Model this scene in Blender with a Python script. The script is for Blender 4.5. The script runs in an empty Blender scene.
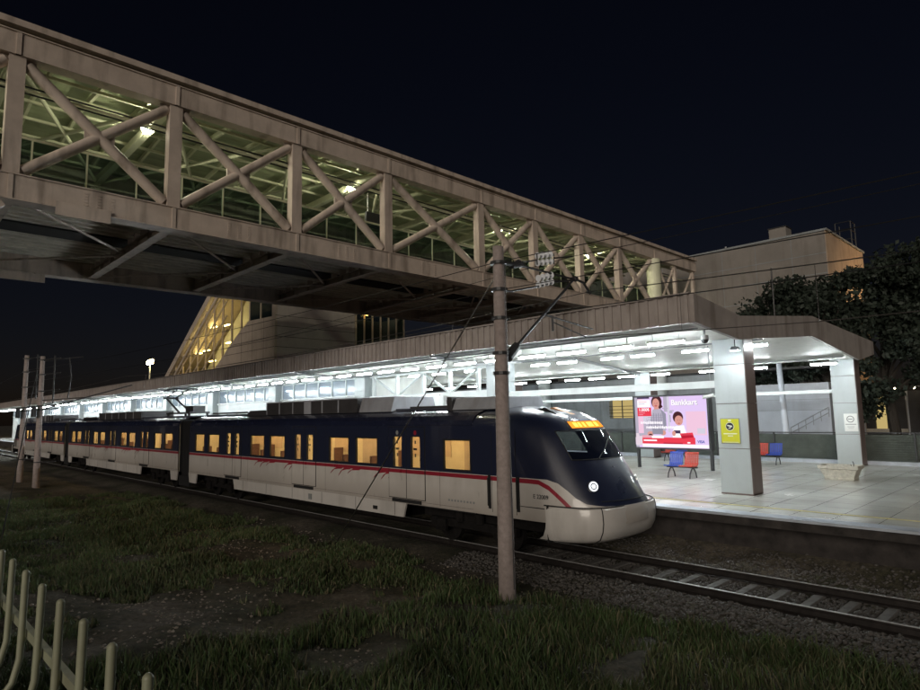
import bpy, math, random
import numpy as np
from mathutils import Vector, Matrix
random.seed(7); rng=np.random.default_rng(7)
C=bpy.context.scene.collection
PI=math.pi
# ------------------------------------------------------------------ materials
def mat(name,col,rough=.6,metal=0,var=.15,scale=3,bump=0,spec=.5,stretch=None,dirt=0,coat=0):
    m=bpy.data.materials.new(name); m.use_nodes=True; nt=m.node_tree; b=nt.nodes['Principled BSDF']
    b.inputs['Roughness'].default_value=rough; b.inputs['Metallic'].default_value=metal
    b.inputs['Specular IOR Level'].default_value=spec; b.inputs['Coat Weight'].default_value=coat
    tc=nt.nodes.new('ShaderNodeTexCoord'); mp=nt.nodes.new('ShaderNodeMapping'); nt.links.new(tc.outputs['Object'],mp.inputs[0])
    if stretch: mp.inputs['Scale'].default_value=stretch
    n=nt.nodes.new('ShaderNodeTexNoise'); n.inputs['Scale'].default_value=scale; n.inputs['Detail'].default_value=8; n.inputs['Roughness'].default_value=.65
    nt.links.new(mp.outputs[0],n.inputs[0])
    r=nt.nodes.new('ShaderNodeValToRGB'); r.color_ramp.elements[0].position=.3; r.color_ramp.elements[1].position=.7
    r.color_ramp.elements[0].color=[c*(1-var) for c in col]+[1]; r.color_ramp.elements[1].color=[min(1,c*(1+var)) for c in col]+[1]
    nt.links.new(n.outputs[0],r.inputs[0]); out=r.outputs[0]
    if dirt:
        n2=nt.nodes.new('ShaderNodeTexNoise'); n2.inputs['Scale'].default_value=1.3; n2.inputs['Detail'].default_value=6
        mp2=nt.nodes.new('ShaderNodeMapping'); mp2.inputs['Scale'].default_value=(2.2,2.2,.35); nt.links.new(tc.outputs['Object'],mp2.inputs[0]); nt.links.new(mp2.outputs[0],n2.inputs[0])
        r2=nt.nodes.new('ShaderNodeValToRGB'); r2.color_ramp.elements[0].position=.5; r2.color_ramp.elements[1].position=.72
        r2.color_ramp.elements[0].color=(0,0,0,1); r2.color_ramp.elements[1].color=(dirt,dirt,dirt,1)
        nt.links.new(n2.outputs[0],r2.inputs[0])
        mx=nt.nodes.new('ShaderNodeMix'); mx.data_type='RGBA'; nt.links.new(r2.outputs[0],mx.inputs[0]); nt.links.new(out,mx.inputs[6]); mx.inputs[7].default_value=(.09,.065,.045,1)
        out=mx.outputs[2]
    nt.links.new(out,b.inputs['Base Color'])
    mr=nt.nodes.new('ShaderNodeMapRange'); mr.inputs[3].default_value=max(0,rough-.08); mr.inputs[4].default_value=min(1,rough+.08); nt.links.new(n.outputs[0],mr.inputs[0]); nt.links.new(mr.outputs[0],b.inputs['Roughness'])
    if bump:
        bp=nt.nodes.new('ShaderNodeBump'); bp.inputs['Strength'].default_value=bump; bp.inputs['Distance'].default_value=.02; nt.links.new(n.outputs[0],bp.inputs['Height']); nt.links.new(bp.outputs[0],b.inputs['Normal'])
    return m
def emit(name,col,s):
    m=bpy.data.materials.new(name); m.use_nodes=True; nt=m.node_tree; nt.nodes.remove(nt.nodes['Principled BSDF'])
    e=nt.nodes.new('ShaderNodeEmission'); e.inputs[0].default_value=(*col,1); e.inputs[1].default_value=s
    nt.links.new(e.outputs[0],nt.nodes['Material Output'].inputs[0]); return m
def glass(name,tint,alpha,rough=.05,col=(.02,.03,.03)):
    m=bpy.data.materials.new(name); m.use_nodes=True; nt=m.node_tree; b=nt.nodes['Principled BSDF']
    b.inputs['Base Color'].default_value=(*col,1); b.inputs['Roughness'].default_value=rough
    t=nt.nodes.new('ShaderNodeBsdfTransparent'); t.inputs[0].default_value=(*tint,1)
    x=nt.nodes.new('ShaderNodeMixShader'); x.inputs[0].default_value=alpha
    nt.links.new(t.outputs[0],x.inputs[1]); nt.links.new(b.outputs[0],x.inputs[2]); nt.links.new(x.outputs[0],nt.nodes['Material Output'].inputs[0]); return m
M=dict(
 bridge=mat('bridge_paint',(.56,.47,.40),.5,var=.14,scale=1.6,bump=.15,dirt=.55),
 bridge_in=mat('bridge_inner_paint',(.66,.66,.48),.55,var=.12,scale=1.5),
 ceil_green=mat('bridge_ceiling_sheet',(.36,.40,.25),.5,var=.3,scale=.8,stretch=(3,.6,1)),
 deck=mat('corrugated_deck',(.70,.66,.56),.5,metal=0,var=.25,scale=1.5),
 darkm=mat('dark_metal',(.03,.03,.032),.5,var=.2),
 black=mat('black_rubber',(.012,.012,.013),.7,var=.2),
 grime=mat('grimy_underframe',(.012,.011,.011),.95,var=.4,scale=6,bump=.3,spec=.08),
 fascia=mat('fascia_sheet',(.345,.305,.285),.5,var=.14,scale=2,dirt=.5),
 ceil=mat('canopy_ceiling_paint',(.80,.81,.77),.6,var=.05,scale=1.5,dirt=.12),
 white=mat('white_painted_steel',(.66,.70,.70),.45,var=.05,scale=2,dirt=.1),
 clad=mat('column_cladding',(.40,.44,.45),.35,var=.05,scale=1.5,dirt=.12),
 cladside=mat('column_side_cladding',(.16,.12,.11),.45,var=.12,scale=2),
 conc=mat('pole_concrete',(.30,.25,.235),.85,var=.22,scale=9,bump=.25,dirt=.4),
 slp=mat('sleeper_concrete',(.155,.148,.14),.85,var=.25,scale=9,bump=.3),
 rail=mat('rail_steel',(.035,.03,.028),.5,metal=.5,var=.35,scale=7),
 railtop=mat('polished_rail_head',(.62,.62,.62),.38,metal=.35,var=.1),
 roofpaint=mat('train_roof_paint',(.05,.055,.075),.6,var=.3,scale=2),
 acgrey=mat('roof_unit_grey',(.28,.29,.32),.55,var=.15,scale=2,dirt=.3),
 acdark=mat('roof_unit_dark',(.035,.033,.035),.6,var=.25,scale=4),
 cream=mat('train_interior_cream',(.62,.56,.42),.6,var=.08),
 seatred=mat('seat_fabric_red',(.13,.07,.06),.8,var=.25,scale=9),
 steel=mat('brushed_steel',(.55,.55,.55),.3,metal=1,var=.1),
 bumper=mat('white_train_paint',(.53,.505,.48),.32,var=.05,scale=2,dirt=.2,coat=.4),
 red=mat('red_stripe_paint',(.26,.018,.035),.35,var=.1),
 blue=mat('navy_paint',(.012,.015,.035),.25,var=.1,coat=.5),
 grey=mat('grey_paint',(.30,.31,.32),.5,var=.1),
 tile=mat('facade_tile_beige',(.42,.35,.29),.6,var=.14,scale=1.2,dirt=.2),
 tiled=mat('facade_tile_brown',(.42,.36,.35),.6,var=.14,scale=1.5),
 bldg=mat('far_building_render',(.23,.21,.19),.8,var=.15,scale=.6,dirt=.3),
 bldg_end_lit=mat('far_building_end_lit_render',(.42,.33,.25),.8,var=.2,scale=.5,dirt=.3),  # lighter, warmer copy of the front render; floodlight glow painted into the end wall
 greyb=mat('grey_concrete_wall',(.26,.28,.29),.8,var=.2,scale=1,dirt=.3),
 paleb=mat('pale_panel_wall',(.55,.58,.64),.7,var=.1,scale=1,dirt=.1),
 benchblue=mat('bench_blue_paint',(.03,.07,.40),.35,var=.1), benchred=mat('bench_red_paint',(.50,.05,.03),.35,var=.1),
 stone=mat('planter_stone',(.46,.44,.38),.8,var=.25,scale=12,bump=.4),
 soil=mat('planter_soil',(.06,.045,.03),.95,var=.4,scale=20,bump=.5),
 yellow=mat('sign_yellow',(.55,.55,.03),.4,var=.05), signwhite=mat('sign_white',(.75,.77,.75),.4,var=.04), signblack=mat('sign_black',(.01,.012,.02),.4), signtext=mat('sign_pale_text',(.75,.76,.6),.5),
 signgrey=mat('sign_grey_ink',(.22,.23,.23),.5),
 tact=mat('yellow_line_paint',(.62,.55,.22),.6,var=.2,scale=12),
 coping=mat('platform_coping',(.42,.46,.52),.6,var=.12,scale=3,dirt=.2),
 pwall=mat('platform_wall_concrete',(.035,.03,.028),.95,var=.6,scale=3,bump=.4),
 fencem=mat('fence_wall_ribbed',(.055,.065,.055),.8,var=.4,scale=2),
 bark=mat('bark',(.03,.025,.02),.95,var=.3,scale=6,bump=.5,stretch=(3,3,.6)),
 leaf=mat('leaf_dark',(.02,.03,.02),.7,var=.4,scale=2),
 gravel=mat('ballast_stone',(.085,.078,.072),.9,var=.45,scale=5,bump=.3),
 cable=mat('cable_black',(.015,.015,.016),.5), wire=mat('contact_wire_metal',(.10,.09,.085),.45,metal=.4),
 insul=mat('porcelain_insulator',(.72,.74,.78),.2,var=.05,coat=.6),
 fencepaint=mat('fence_paint_cream',(.27,.28,.19),.5,var=.12,scale=12,dirt=.25,bump=.1),
 frame=mat('window_frame_paint',(.50,.40,.30),.5,var=.08),
 brown=mat('planter_trim',(.3,.25,.2),.8),
)
G=dict(
 train=glass('train_window_glass',(.95,.93,.9),.16), wind=glass('windshield_glass',(.8,.82,.88),.32,.03,(.01,.014,.03)),
 balus=glass('teal_balustrade_glass',(.68,.78,.74),.28,.05,(.02,.03,.03)),
 conc=glass('concourse_glass',(.55,.62,.7),.6,.15,(.40,.46,.52)),
 tower=glass('stair_tower_glass',(.9,.88,.75),.15,.05),
 canopy=glass('stair_tower_dark_glass',(.3,.3,.3),.6,.05))
E_=dict(
 tube=emit('fluorescent_tube_light',(.90,.98,1.0),235), bridge=emit('bridge_lamp_light',(1,.98,.70),900),
 train=emit('train_ceiling_light',(1,.68,.30),20), head=emit('headlight_light',(.9,.95,1),1.5), disp=emit('amber_led_light',(1,.30,.03),1.6), dispy=emit('yellow_led_light',(1,.72,.12),1.7),
 tower=emit('stair_hall_lamp_light',(1,.80,.38),28), flood=emit('sodium_floodlight',(1,.74,.30),300), win=emit('lit_window_yellow',(.95,.72,.28),.55), lamp=emit('street_lamp_light',(1,.85,.6),25),
 orange=emit('facade_flood_light',(1,.60,.27),1500), dim=emit('lit_window_dim',(.9,.75,.35),.35))
def livery(name,swoop):
    m=bpy.data.materials.new(name); m.use_nodes=True; nt=m.node_tree; b=nt.nodes['Principled BSDF']; b.inputs['Roughness'].default_value=.3; b.inputs['Coat Weight'].default_value=.45
    L=nt.links.new
    tc=nt.nodes.new('ShaderNodeTexCoord'); sp=nt.nodes.new('ShaderNodeSeparateXYZ'); L(tc.outputs['Object'],sp.inputs[0])
    def math_(op,a,bb,c=None):
        n=nt.nodes.new('ShaderNodeMath'); n.operation=op
        for i,v in enumerate((a,bb,c)):
            if v is None: continue
            if isinstance(v,(int,float)): n.inputs[i].default_value=v
            else: L(v,n.inputs[i])
        return n.outputs[0]
    def curve(pts):
        # piecewise smooth drop as function of local x, via map ranges
        tot=None; z0=pts[0][1]; v=None
        for (xa,za),(xb,zb) in zip(pts[:-1],pts[1:]):
            mr=nt.nodes.new('ShaderNodeMapRange'); mr.interpolation_type='LINEAR'; L(sp.outputs[0],mr.inputs[0])
            mr.inputs[1].default_value=xa; mr.inputs[2].default_value=xb; mr.inputs[3].default_value=0; mr.inputs[4].default_value=zb-za
            v=mr.outputs[0] if v is None else math_('ADD',v,mr.outputs[0])
        return math_('ADD',v,z0)
    z=sp.outputs[2]
    if swoop:
        fb=curve([(9.55,1.845),(9.95,1.835),(10.2,1.76),(10.4,1.62),(10.6,1.46),(10.8,1.35),(11.1,1.30)])
        rt=curve([(9.45,1.83),(9.75,1.82),(10.0,1.71),(10.2,1.56),(10.4,1.40),(10.6,1.22),(10.8,1.0),(11.0,.7)])
    else:
        fb=math_('ADD',1.845,0); rt=math_('ADD',1.83,0)
    isblue=math_('GREATER_THAN',z,fb); below=math_('LESS_THAN',z,rt); above=math_('GREATER_THAN',z,math_('SUBTRACT',rt,.10 if not swoop else .10))
    isred=math_('MULTIPLY',below,above)
    n=nt.nodes.new('ShaderNodeTexNoise'); n.inputs['Scale'].default_value=1.5; n.inputs['Detail'].default_value=7; mp=nt.nodes.new('ShaderNodeMapping'); mp.inputs['Scale'].default_value=(2.2,1,.9); L(tc.outputs['Object'],mp.inputs[0]); L(mp.outputs[0],n.inputs[0])
    r=nt.nodes.new('ShaderNodeValToRGB'); r.color_ramp.elements[0].position=.35; r.color_ramp.elements[1].position=.65; r.color_ramp.elements[0].color=(.47,.44,.41,1); r.color_ramp.elements[1].color=(.54,.51,.48,1); L(n.outputs[0],r.inputs[0])
    # road dirt rising from the skirt
    mr=nt.nodes.new('ShaderNodeMapRange'); L(z,mr.inputs[0]); mr.inputs[1].default_value=.75; mr.inputs[2].default_value=1.5; mr.inputs[3].default_value=.95; mr.inputs[4].default_value=0
    dx=nt.nodes.new('ShaderNodeMix'); dx.data_type='RGBA'; L(math_('MULTIPLY',mr.outputs[0],n.outputs[0]),dx.inputs[0]); L(r.outputs[0],dx.inputs[6]); dx.inputs[7].default_value=(.14,.10,.07,1)
    x1=nt.nodes.new('ShaderNodeMix'); x1.data_type='RGBA'; L(isblue,x1.inputs[0]); L(dx.outputs[2],x1.inputs[6]); x1.inputs[7].default_value=(.012,.016,.038,1)
    x2=nt.nodes.new('ShaderNodeMix'); x2.data_type='RGBA'; L(isred,x2.inputs[0]); L(x1.outputs[2],x2.inputs[6]); x2.inputs[7].default_value=(.26,.018,.035,1)
    L(x2.outputs[2],b.inputs['Base Color'])
    mr2=nt.nodes.new('ShaderNodeMapRange'); L(n.outputs[0],mr2.inputs[0]); mr2.inputs[3].default_value=.2; mr2.inputs[4].default_value=.42; L(mr2.outputs[0],b.inputs['Roughness'])
    return m
M['liv']=livery('train_livery_end_car',True); M['livm']=livery('train_livery_middle_car',False)
# ------------------------------------------------------------------ mesh builder
class MB:
    def __init__(s): s.v=[];s.f=[];s.m=[];s.mats=[];s.cur=0
    def use(s,m):
        if m not in s.mats: s.mats.append(m)
        s.cur=s.mats.index(m); return s
    def add(s,vs,fs):
        o=len(s.v); s.v+=[tuple(v) for v in vs]; s.f+=[tuple(i+o for i in f) for f in fs]; s.m+=[s.cur]*len(fs); return s
    def box(s,x0,x1,y0,y1,z0,z1):
        if x0>x1:x0,x1=x1,x0
        if y0>y1:y0,y1=y1,y0
        if z0>z1:z0,z1=z1,z0
        return s.add([(x0,y0,z0),(x1,y0,z0),(x1,y1,z0),(x0,y1,z0),(x0,y0,z1),(x1,y0,z1),(x1,y1,z1),(x0,y1,z1)],
          [(0,3,2,1),(4,5,6,7),(0,1,5,4),(1,2,6,5),(2,3,7,6),(3,0,4,7)])
    def quad(s,*p): return s.add(p,[tuple(range(len(p)))])
    def frame(s,p,q):
        d=(Vector(q)-Vector(p)); l=d.length; d.normalize()
        up=Vector((0,0,1)) if abs(d.z)<.95 else Vector((1,0,0))
        a=d.cross(up).normalized(); b=a.cross(d).normalized(); return d,l,a,b
    def beam(s,p,q,w,h):   # rectangular bar, w horizontal, h vertical-ish
        d,l,a,b=s.frame(p,q); P=Vector(p);Q=Vector(q); c=[a*w/2+b*h/2,a*-w/2+b*h/2,a*-w/2-b*h/2,a*w/2-b*h/2]
        return s.add([P+k for k in c]+[Q+k for k in c],[(0,1,2,3),(7,6,5,4),(0,4,5,1),(1,5,6,2),(2,6,7,3),(3,7,4,0)])
    def tube(s,p,q,r,n=8,r2=None):
        return s.path([p,q],[r,r if r2 is None else r2],n)
    def path(s,pts,r,n=8):
        pts=[Vector(p) for p in pts]; k=len(pts)
        if not isinstance(r,(list,tuple)): r=[r]*k
        vs=[];ref=None
        for i,p in enumerate(pts):
            d=(pts[min(i+1,k-1)]-pts[max(i-1,0)]).normalized()
            if ref is None: ref=Vector((0,0,1)) if abs(d.z)<.9 else Vector((1,0,0))
            a=d.cross(ref).normalized(); b=a.cross(d).normalized(); ref=b
            for j in range(n):
                t=2*PI*j/n; vs.append(p+(a*math.cos(t)+b*math.sin(t))*r[i])
        fs=[]
        for i in range(k-1):
            for j in range(n): fs.append((i*n+j,i*n+(j+1)%n,(i+1)*n+(j+1)%n,(i+1)*n+j))
        fs.append(tuple(reversed(range(n)))); fs.append(tuple(range((k-1)*n,k*n)))
        return s.add(vs,fs)
    def prism(s,pts,axis,a,b):  # polygon in the plane across axis, extruded a..b
        n=len(pts)
        f={'y':lambda p,t:(p[0],t,p[1]),'x':lambda p,t:(t,p[0],p[1]),'z':lambda p,t:(p[0],p[1],t)}[axis]
        vs=[f(p,a) for p in pts]+[f(p,b) for p in pts]
        return s.add(vs,[tuple(range(n)),tuple(reversed(range(n,2*n)))]+[(i,i+n,(i+1)%n+n,(i+1)%n) for i in range(n)])
    def disc(s,cx,cz,rx,rz,y,n=20,th=.004):
        return s.prism([(cx+rx*math.cos(2*PI*i/n),cz+rz*math.sin(2*PI*i/n)) for i in range(n)],'y',y,y-th)
    def sphere(s,c,r,n=10,m=6,sz=1):
        vs=[];fs=[]
        for i in range(m+1):
            for j in range(n):
                a=PI*i/m;t=2*PI*j/n; vs.append((c[0]+r*math.sin(a)*math.cos(t),c[1]+r*math.sin(a)*math.sin(t),c[2]+r*sz*math.cos(a)))
        for i in range(m):
            for j in range(n): fs.append((i*n+j,(i+1)*n+j,(i+1)*n+(j+1)%n,i*n+(j+1)%n))
        return s.add(vs,fs)
    def build(s,name,parent=None,org=None,smooth=False,bevel=0,label=None,recalc=True):
        if org is None: org=tuple(parent['_o']) if parent is not None and '_o' in parent else (0,0,0)
        me=bpy.data.meshes.new(name)
        me.from_pydata([(v[0]-org[0],v[1]-org[1],v[2]-org[2]) for v in s.v],[],s.f)
        for m in s.mats: me.materials.append(m)
        me.polygons.foreach_set('material_index',s.m)
        if recalc:
            import bmesh
            bm=bmesh.new(); bm.from_mesh(me); bmesh.ops.recalc_face_normals(bm,faces=bm.faces); bm.to_mesh(me); bm.free()
        if smooth: me.shade_smooth()
        o=bpy.data.objects.new(name,me); C.objects.link(o)
        if parent is not None:
            o.parent=parent; o['_o']=list(org)
        else: o.location=org
        if smooth=='auto' or smooth is True:
            try: me.set_sharp_from_angle(angle=math.radians(38))
            except Exception: pass
        if bevel:
            bv=o.modifiers.new('b','BEVEL'); bv.width=bevel; bv.segments=2; bv.limit_method='ANGLE'
        if label: o['label']=label
        return o
def mb(m): return MB().use(m)
def tag(o,label=None,cat=None,group=None,kind=None):
    if label:o['label']=label
    if cat:o['category']=cat
    if group:o['group']=group
    if kind:o['kind']=kind
    return o
def thing(name,label,cat,loc,group=None):
    o=bpy.data.objects.new(name,None); C.objects.link(o); o.location=loc; o['_o']=list(loc); o.empty_display_size=.3
    return tag(o,label,cat,group)
def dup(o,loc,rz=0,label=None,parent=None):
    def cp(x,p):
        c=x.copy(); C.objects.link(c)
        if p is not None: c.parent=p
        for ch in kids.get(x.name,[]): cp(ch,c)
        return c
    kids={}
    for ch in bpy.data.objects:
        if ch.parent: kids.setdefault(ch.parent.name,[]).append(ch)
    c=cp(o,None); c.location=loc; c.rotation_euler=(0,0,rz)
    if label: c['label']=label
    return c
def text(body,size,loc,m,parent=None,name='lettering',rot=(PI/2,0,0),align='LEFT',ex=.002,sx=1,bold=0):
    cu=bpy.data.curves.new(name,'FONT'); cu.body=body; cu.size=size; cu.extrude=ex; cu.align_x=align; cu.offset=bold
    o=bpy.data.objects.new(name,cu); C.objects.link(o)
    bpy.context.view_layer.update()
    me=bpy.data.meshes.new_from_object(o.evaluated_get(bpy.context.evaluated_depsgraph_get()))
    bpy.data.objects.remove(o)
    R=Matrix.Translation(Vector(loc)-Vector(parent['_o'] if parent else (0,0,0)))@Matrix.Rotation(rot[2],4,'Z')@Matrix.Rotation(rot[0],4,'X')@Matrix.Diagonal((sx,1,1,1))
    me.transform(R); me.materials.clear(); me.materials.append(m); me.name=name
    t=bpy.data.objects.new(name,me); C.objects.link(t)
    if parent: t.parent=parent; t['_o']=list(parent['_o'])
    return t
ORD=['first','second','third','fourth','fifth','sixth','seventh','eighth','ninth','tenth','eleventh','twelfth','thirteenth','fourteenth','fifteenth','sixteenth','seventeenth','eighteenth','nineteenth','twentieth']
# ------------------------------------------------------------------ camera
def Rm(yaw,pitch,roll):
    f=Vector((math.sin(yaw)*math.cos(pitch),math.cos(yaw)*math.cos(pitch),math.sin(pitch))); r=Vector((math.cos(yaw),-math.sin(yaw),0)); u=r.cross(f)
    c,s=math.cos(roll),math.sin(roll); return r*c+u*s,-s*r+c*u,f
r_,u_,f_=Rm(*[math.radians(a) for a in (-45.819,6.415,-1.126)])
cam=bpy.data.cameras.new('camera'); cam.sensor_width=36; cam.lens=618.1/920*36; cam.clip_end=3000; cam.clip_start=.05
co=bpy.data.objects.new('camera',cam); C.objects.link(co)
co.matrix_world=Matrix(((r_.x,u_.x,-f_.x,0),(r_.y,u_.y,-f_.y,0),(r_.z,u_.z,-f_.z,3.3),(0,0,0,1)))
sc=bpy.context.scene; sc.camera=co
# ------------------------------------------------------------------ ground
CY=12.36
def gh(x,y):
    base=np.interp(y,[-60,-3,0,1.5,4,7,9,10.2,11.0,11.45,11.7,13.02,13.35,13.75,14.35,30],[1.3,1.2,.7,.25,.02,-.1,-.2,-.3,-.17,-.17,-.225,-.225,-.17,-.02,.30,.30])
    w=np.clip((10.4-y)/2,0,1)*np.clip((y+30)/20,0,1)
    n=.05*np.sin(x*1.3+y*.7)+.05*np.sin(x*.53-y*1.9+1)+.03*np.sin(x*3.1+2*y)+.02*np.sin(5.3*x-3.7*y)
    m=np.exp(-((y-13.8)/.3)**2)*(.05+.06*np.sin(1.7*x+3*y)+.04*np.sin(4.1*x-6*y)+.03*np.sin(9.3*x+11*y))
    return base+w*n+m
def grid_xy():
    xs=np.concatenate([[-900,-400,-200,-140,-100,-80],np.arange(-60,-26,.8),np.arange(-26,6,.16),np.arange(6,20,1),[30,60,120,300,900]])
    ys=np.concatenate([[-900,-300,-100,-60,-30,-15,-8],np.arange(-4,0,.4),np.arange(0,14.6,.16),np.arange(15,30,3),[34,40,60,100,200,400,900]])
    return xs,ys
xs,ys=grid_xy(); X,Y=np.meshgrid(xs,ys); Z=gh(X,Y)+rng.normal(0,.012,X.shape)*((Y<13.6)&(Y>0)&(X>-26)&(X<6))
nx,ny=len(xs),len(ys)
g=MB()
m=bpy.data.materials.new('dry_soil_ground'); m.use_nodes=True; nt=m.node_tree; b=nt.nodes['Principled BSDF']; b.inputs['Roughness'].default_value=.95
tc=nt.nodes.new('ShaderNodeTexCoord')
def nz(s,d=10,r=.6):
    n=nt.nodes.new('ShaderNodeTexNoise'); n.inputs['Scale'].default_value=s; n.inputs['Detail'].default_value=d; n.inputs['Roughness'].default_value=r; nt.links.new(tc.outputs['Object'],n.inputs[0]); return n
n1=nz(.45); n2=nz(9,8,.7)
r1=nt.nodes.new('ShaderNodeValToRGB'); e=r1.color_ramp.elements; e[0].position=.40; e[0].color=(.035,.036,.018,1); e[1].position=.62; e[1].color=(.115,.10,.08,1); nt.links.new(n1.outputs[0],r1.inputs[0])
r2=nt.nodes.new('ShaderNodeValToRGB'); e=r2.color_ramp.elements; e[0].position=.35; e[0].color=(.45,.45,.45,1); e[1].position=.7; e[1].color=(1.5,1.45,1.4,1); nt.links.new(n2.outputs[0],r2.inputs[0])
mx=nt.nodes.new('ShaderNodeMix'); mx.data_type='RGBA'; mx.blend_type='MULTIPLY'; mx.inputs[0].default_value=1; nt.links.new(r1.outputs[0],mx.inputs[6]); nt.links.new(r2.outputs[0],mx.inputs[7]); nt.links.new(mx.outputs[2],b.inputs['Base Color'])
bp=nt.nodes.new('ShaderNodeBump'); bp.inputs['Strength'].default_value=.9; bp.inputs['Distance'].default_value=.06; nt.links.new(n2.outputs[0],bp.inputs['Height']); nt.links.new(bp.outputs[0],b.inputs['Normal'])
g.use(m); vv=np.stack([X,Y,Z],-1).reshape(-1,3)
fs=[(j*nx+i,j*nx+i+1,(j+1)*nx+i+1,(j+1)*nx+i) for j in range(ny-1) for i in range(nx-1)]
g.add(vv.tolist(),fs); tag(g.build('ground',smooth=True,recalc=False),kind='structure')
# scatter helper -> one mesh from numpy arrays
def npmesh(name,V,F,mats,mi=None):
    me=bpy.data.meshes.new(name); me.vertices.add(len(V)); me.vertices.foreach_set('co',V.ravel()); k=F.shape[1]
    me.loops.add(F.size); me.loops.foreach_set('vertex_index',F.ravel().astype('i4')); me.polygons.add(len(F)); me.polygons.foreach_set('loop_start',np.arange(0,F.size,k,dtype='i4')); 
    for m in mats: me.materials.append(m)
    if mi is not None: me.polygons.foreach_set('material_index',mi.astype('i4'))
    me.update(calc_edges=True); me.validate(); o=bpy.data.objects.new(name,me); C.objects.link(o); return o
def vnoise(x,y,f,seed):
    r=np.random.default_rng(seed); t=r.random((64,64)); x=(x*f)%64; y=(y*f)%64; i=x.astype(int);j=y.astype(int);a=x-i;b=y-j; a=a*a*(3-2*a); b=b*b*(3-2*b)
    g=lambda i,j:t[i%64,j%64]; return (g(i,j)*(1-a)+g(i+1,j)*a)*(1-b)+(g(i,j+1)*(1-a)+g(i+1,j+1)*a)*b
# grass: blades in clumps
def bare(x,y):
    b=np.exp(-(((x+11.2)/2.6)**2+((y-3.9)/1.7)**2))+np.exp(-(((x+15.9)/1.6)**2+((y-7.4)/.8)**2))+.8*np.exp(-(((x+8)/1.6)**2+((y-5.0)/.6)**2))+.7*np.exp(-(((x+34)/5)**2+((y-7.3)/1.1)**2))
    return b
N=420000
gx=-38*rng.random(N)**1.5+3.5; gy=.4+rng.random(N)*10.0
n=.6*vnoise(gx,gy,.8,3)+.4*vnoise(gx,gy,2.7,4)
keep=(n>.27+.5*np.clip(bare(gx,gy),0,1)+np.clip((gy-9.3)*.35,0,1))&(rng.random(N)<np.clip((n-.1)*2.0,0,1))
gx,gy,n=gx[keep],gy[keep],n[keep]; K=len(gx)
h=(.045+.19*rng.random(K)**2.3)*(.4+.9*n)*np.where(gx>-9,1.25,.8); az=rng.random(K)*2*PI; w=.004+.005*rng.random(K)
w*=np.clip(np.hypot(gx,gy)/7,.8,1.7)
ln=rng.normal(0,.38,(K,2))*h[:,None]; gz=gh(gx,gy)
dx=np.cos(az)*w; dy=np.sin(az)*w
V=np.zeros((K,5,3)); V[:,0]=np.stack([gx-dx,gy-dy,gz-.02],-1); V[:,1]=np.stack([gx+dx,gy+dy,gz-.02],-1)
V[:,2]=np.stack([gx+dx*.7+ln[:,0]*.35,gy+dy*.7+ln[:,1]*.35,gz+h*.6],-1); V[:,3]=np.stack([gx-dx*.7+ln[:,0]*.35,gy-dy*.7+ln[:,1]*.35,gz+h*.6],-1); V[:,4]=np.stack([gx+ln[:,0],gy+ln[:,1],gz+h],-1)
i0=np.arange(K)*5; F=np.concatenate([np.stack([i0,i0+1,i0+2],-1),np.stack([i0,i0+2,i0+3],-1),np.stack([i0+3,i0+2,i0+4],-1)])
gm=[mat('grass_green',(.058,.098,.03),.65,var=.35,scale=1),mat('grass_olive',(.085,.095,.042),.7,var=.35,scale=1),mat('grass_dry',(.17,.15,.085),.8,var=.3,scale=1)]
sel=rng.random(K); green=vnoise(gx,gy,.5,9); mi=np.where(sel<.25+.5*green,0,np.where(sel<.90,1,2)); 
go=npmesh('grass',V.reshape(-1,3),F,gm,np.tile(mi,3)); tag(go,'rough uncut grass and weeds beside the track','grass',kind='stuff')
# stones
def stones(name,K,px,py,size,label,m,zoff=.0):
    ico=np.array([(0,0,1),(.9,0,.3),(.28,.85,.25),(-.72,.53,.35),(-.72,-.53,.2),(.28,-.85,.4),(0,0,-.6)]); fi=np.array([(0,1,2),(0,2,3),(0,3,4),(0,4,5),(0,5,1),(6,2,1),(6,3,2),(6,4,3),(6,5,4),(6,1,5)])
    s=size*(.5+rng.random(K)**2*1.2); V=ico[None]*s[:,None,None]*rng.uniform(.6,1.2,(K,7,3)); t=rng.random(K)*2*PI; c,sn=np.cos(t)[:,None],np.sin(t)[:,None]
    x=V[...,0]*c-V[...,1]*sn; y=V[...,0]*sn+V[...,1]*c; V=np.stack([x+px[:,None],y+py[:,None],V[...,2]*.8+(gh(px,py)+zoff)[:,None]],-1)
    F=(fi[None]+(np.arange(K)*7)[:,None,None]).reshape(-1,3)
    o=npmesh(name,V.reshape(-1,3),F,[m]); tag(o,label,'stones',kind='stuff'); return o
K=24000; px=-15*rng.random(K)**1.2+3.5; py=rng.uniform(10.3,13.5,K); on=(abs(((px+11.46+.2875)%.575)-.2875)<.13)&(abs(py-12.36)<1.0)&(rng.random(K)<.93); px,py=px[~on],py[~on]; K=len(px)
stones('ballast',K,px,py,.04,'dark grey crushed stone ballast between and beside the rails',M['gravel'],.01)
K=26000; px=rng.uniform(-22,3,K); py=rng.uniform(1,10.6,K); kp=(rng.random(K)<.05+.9*bare(px,py)*vnoise(px,py,1.5,21)+.35*np.clip((py-9.4)*.8,0,1)); px,py=px[kp],py[kp]
stones('loose_stones',len(px),px,py,.028,'small loose stones on the bare earth patches',mat('loose_stone',(.24,.205,.17),.9,var=.5),.0)
K=5000; px=rng.uniform(-12,4,K); py=13.75+rng.normal(0,.2,K); stones('rubble',K,px,py,.035,'loose rubble and broken edging below the platform wall',M['gravel'],.0)
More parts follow.
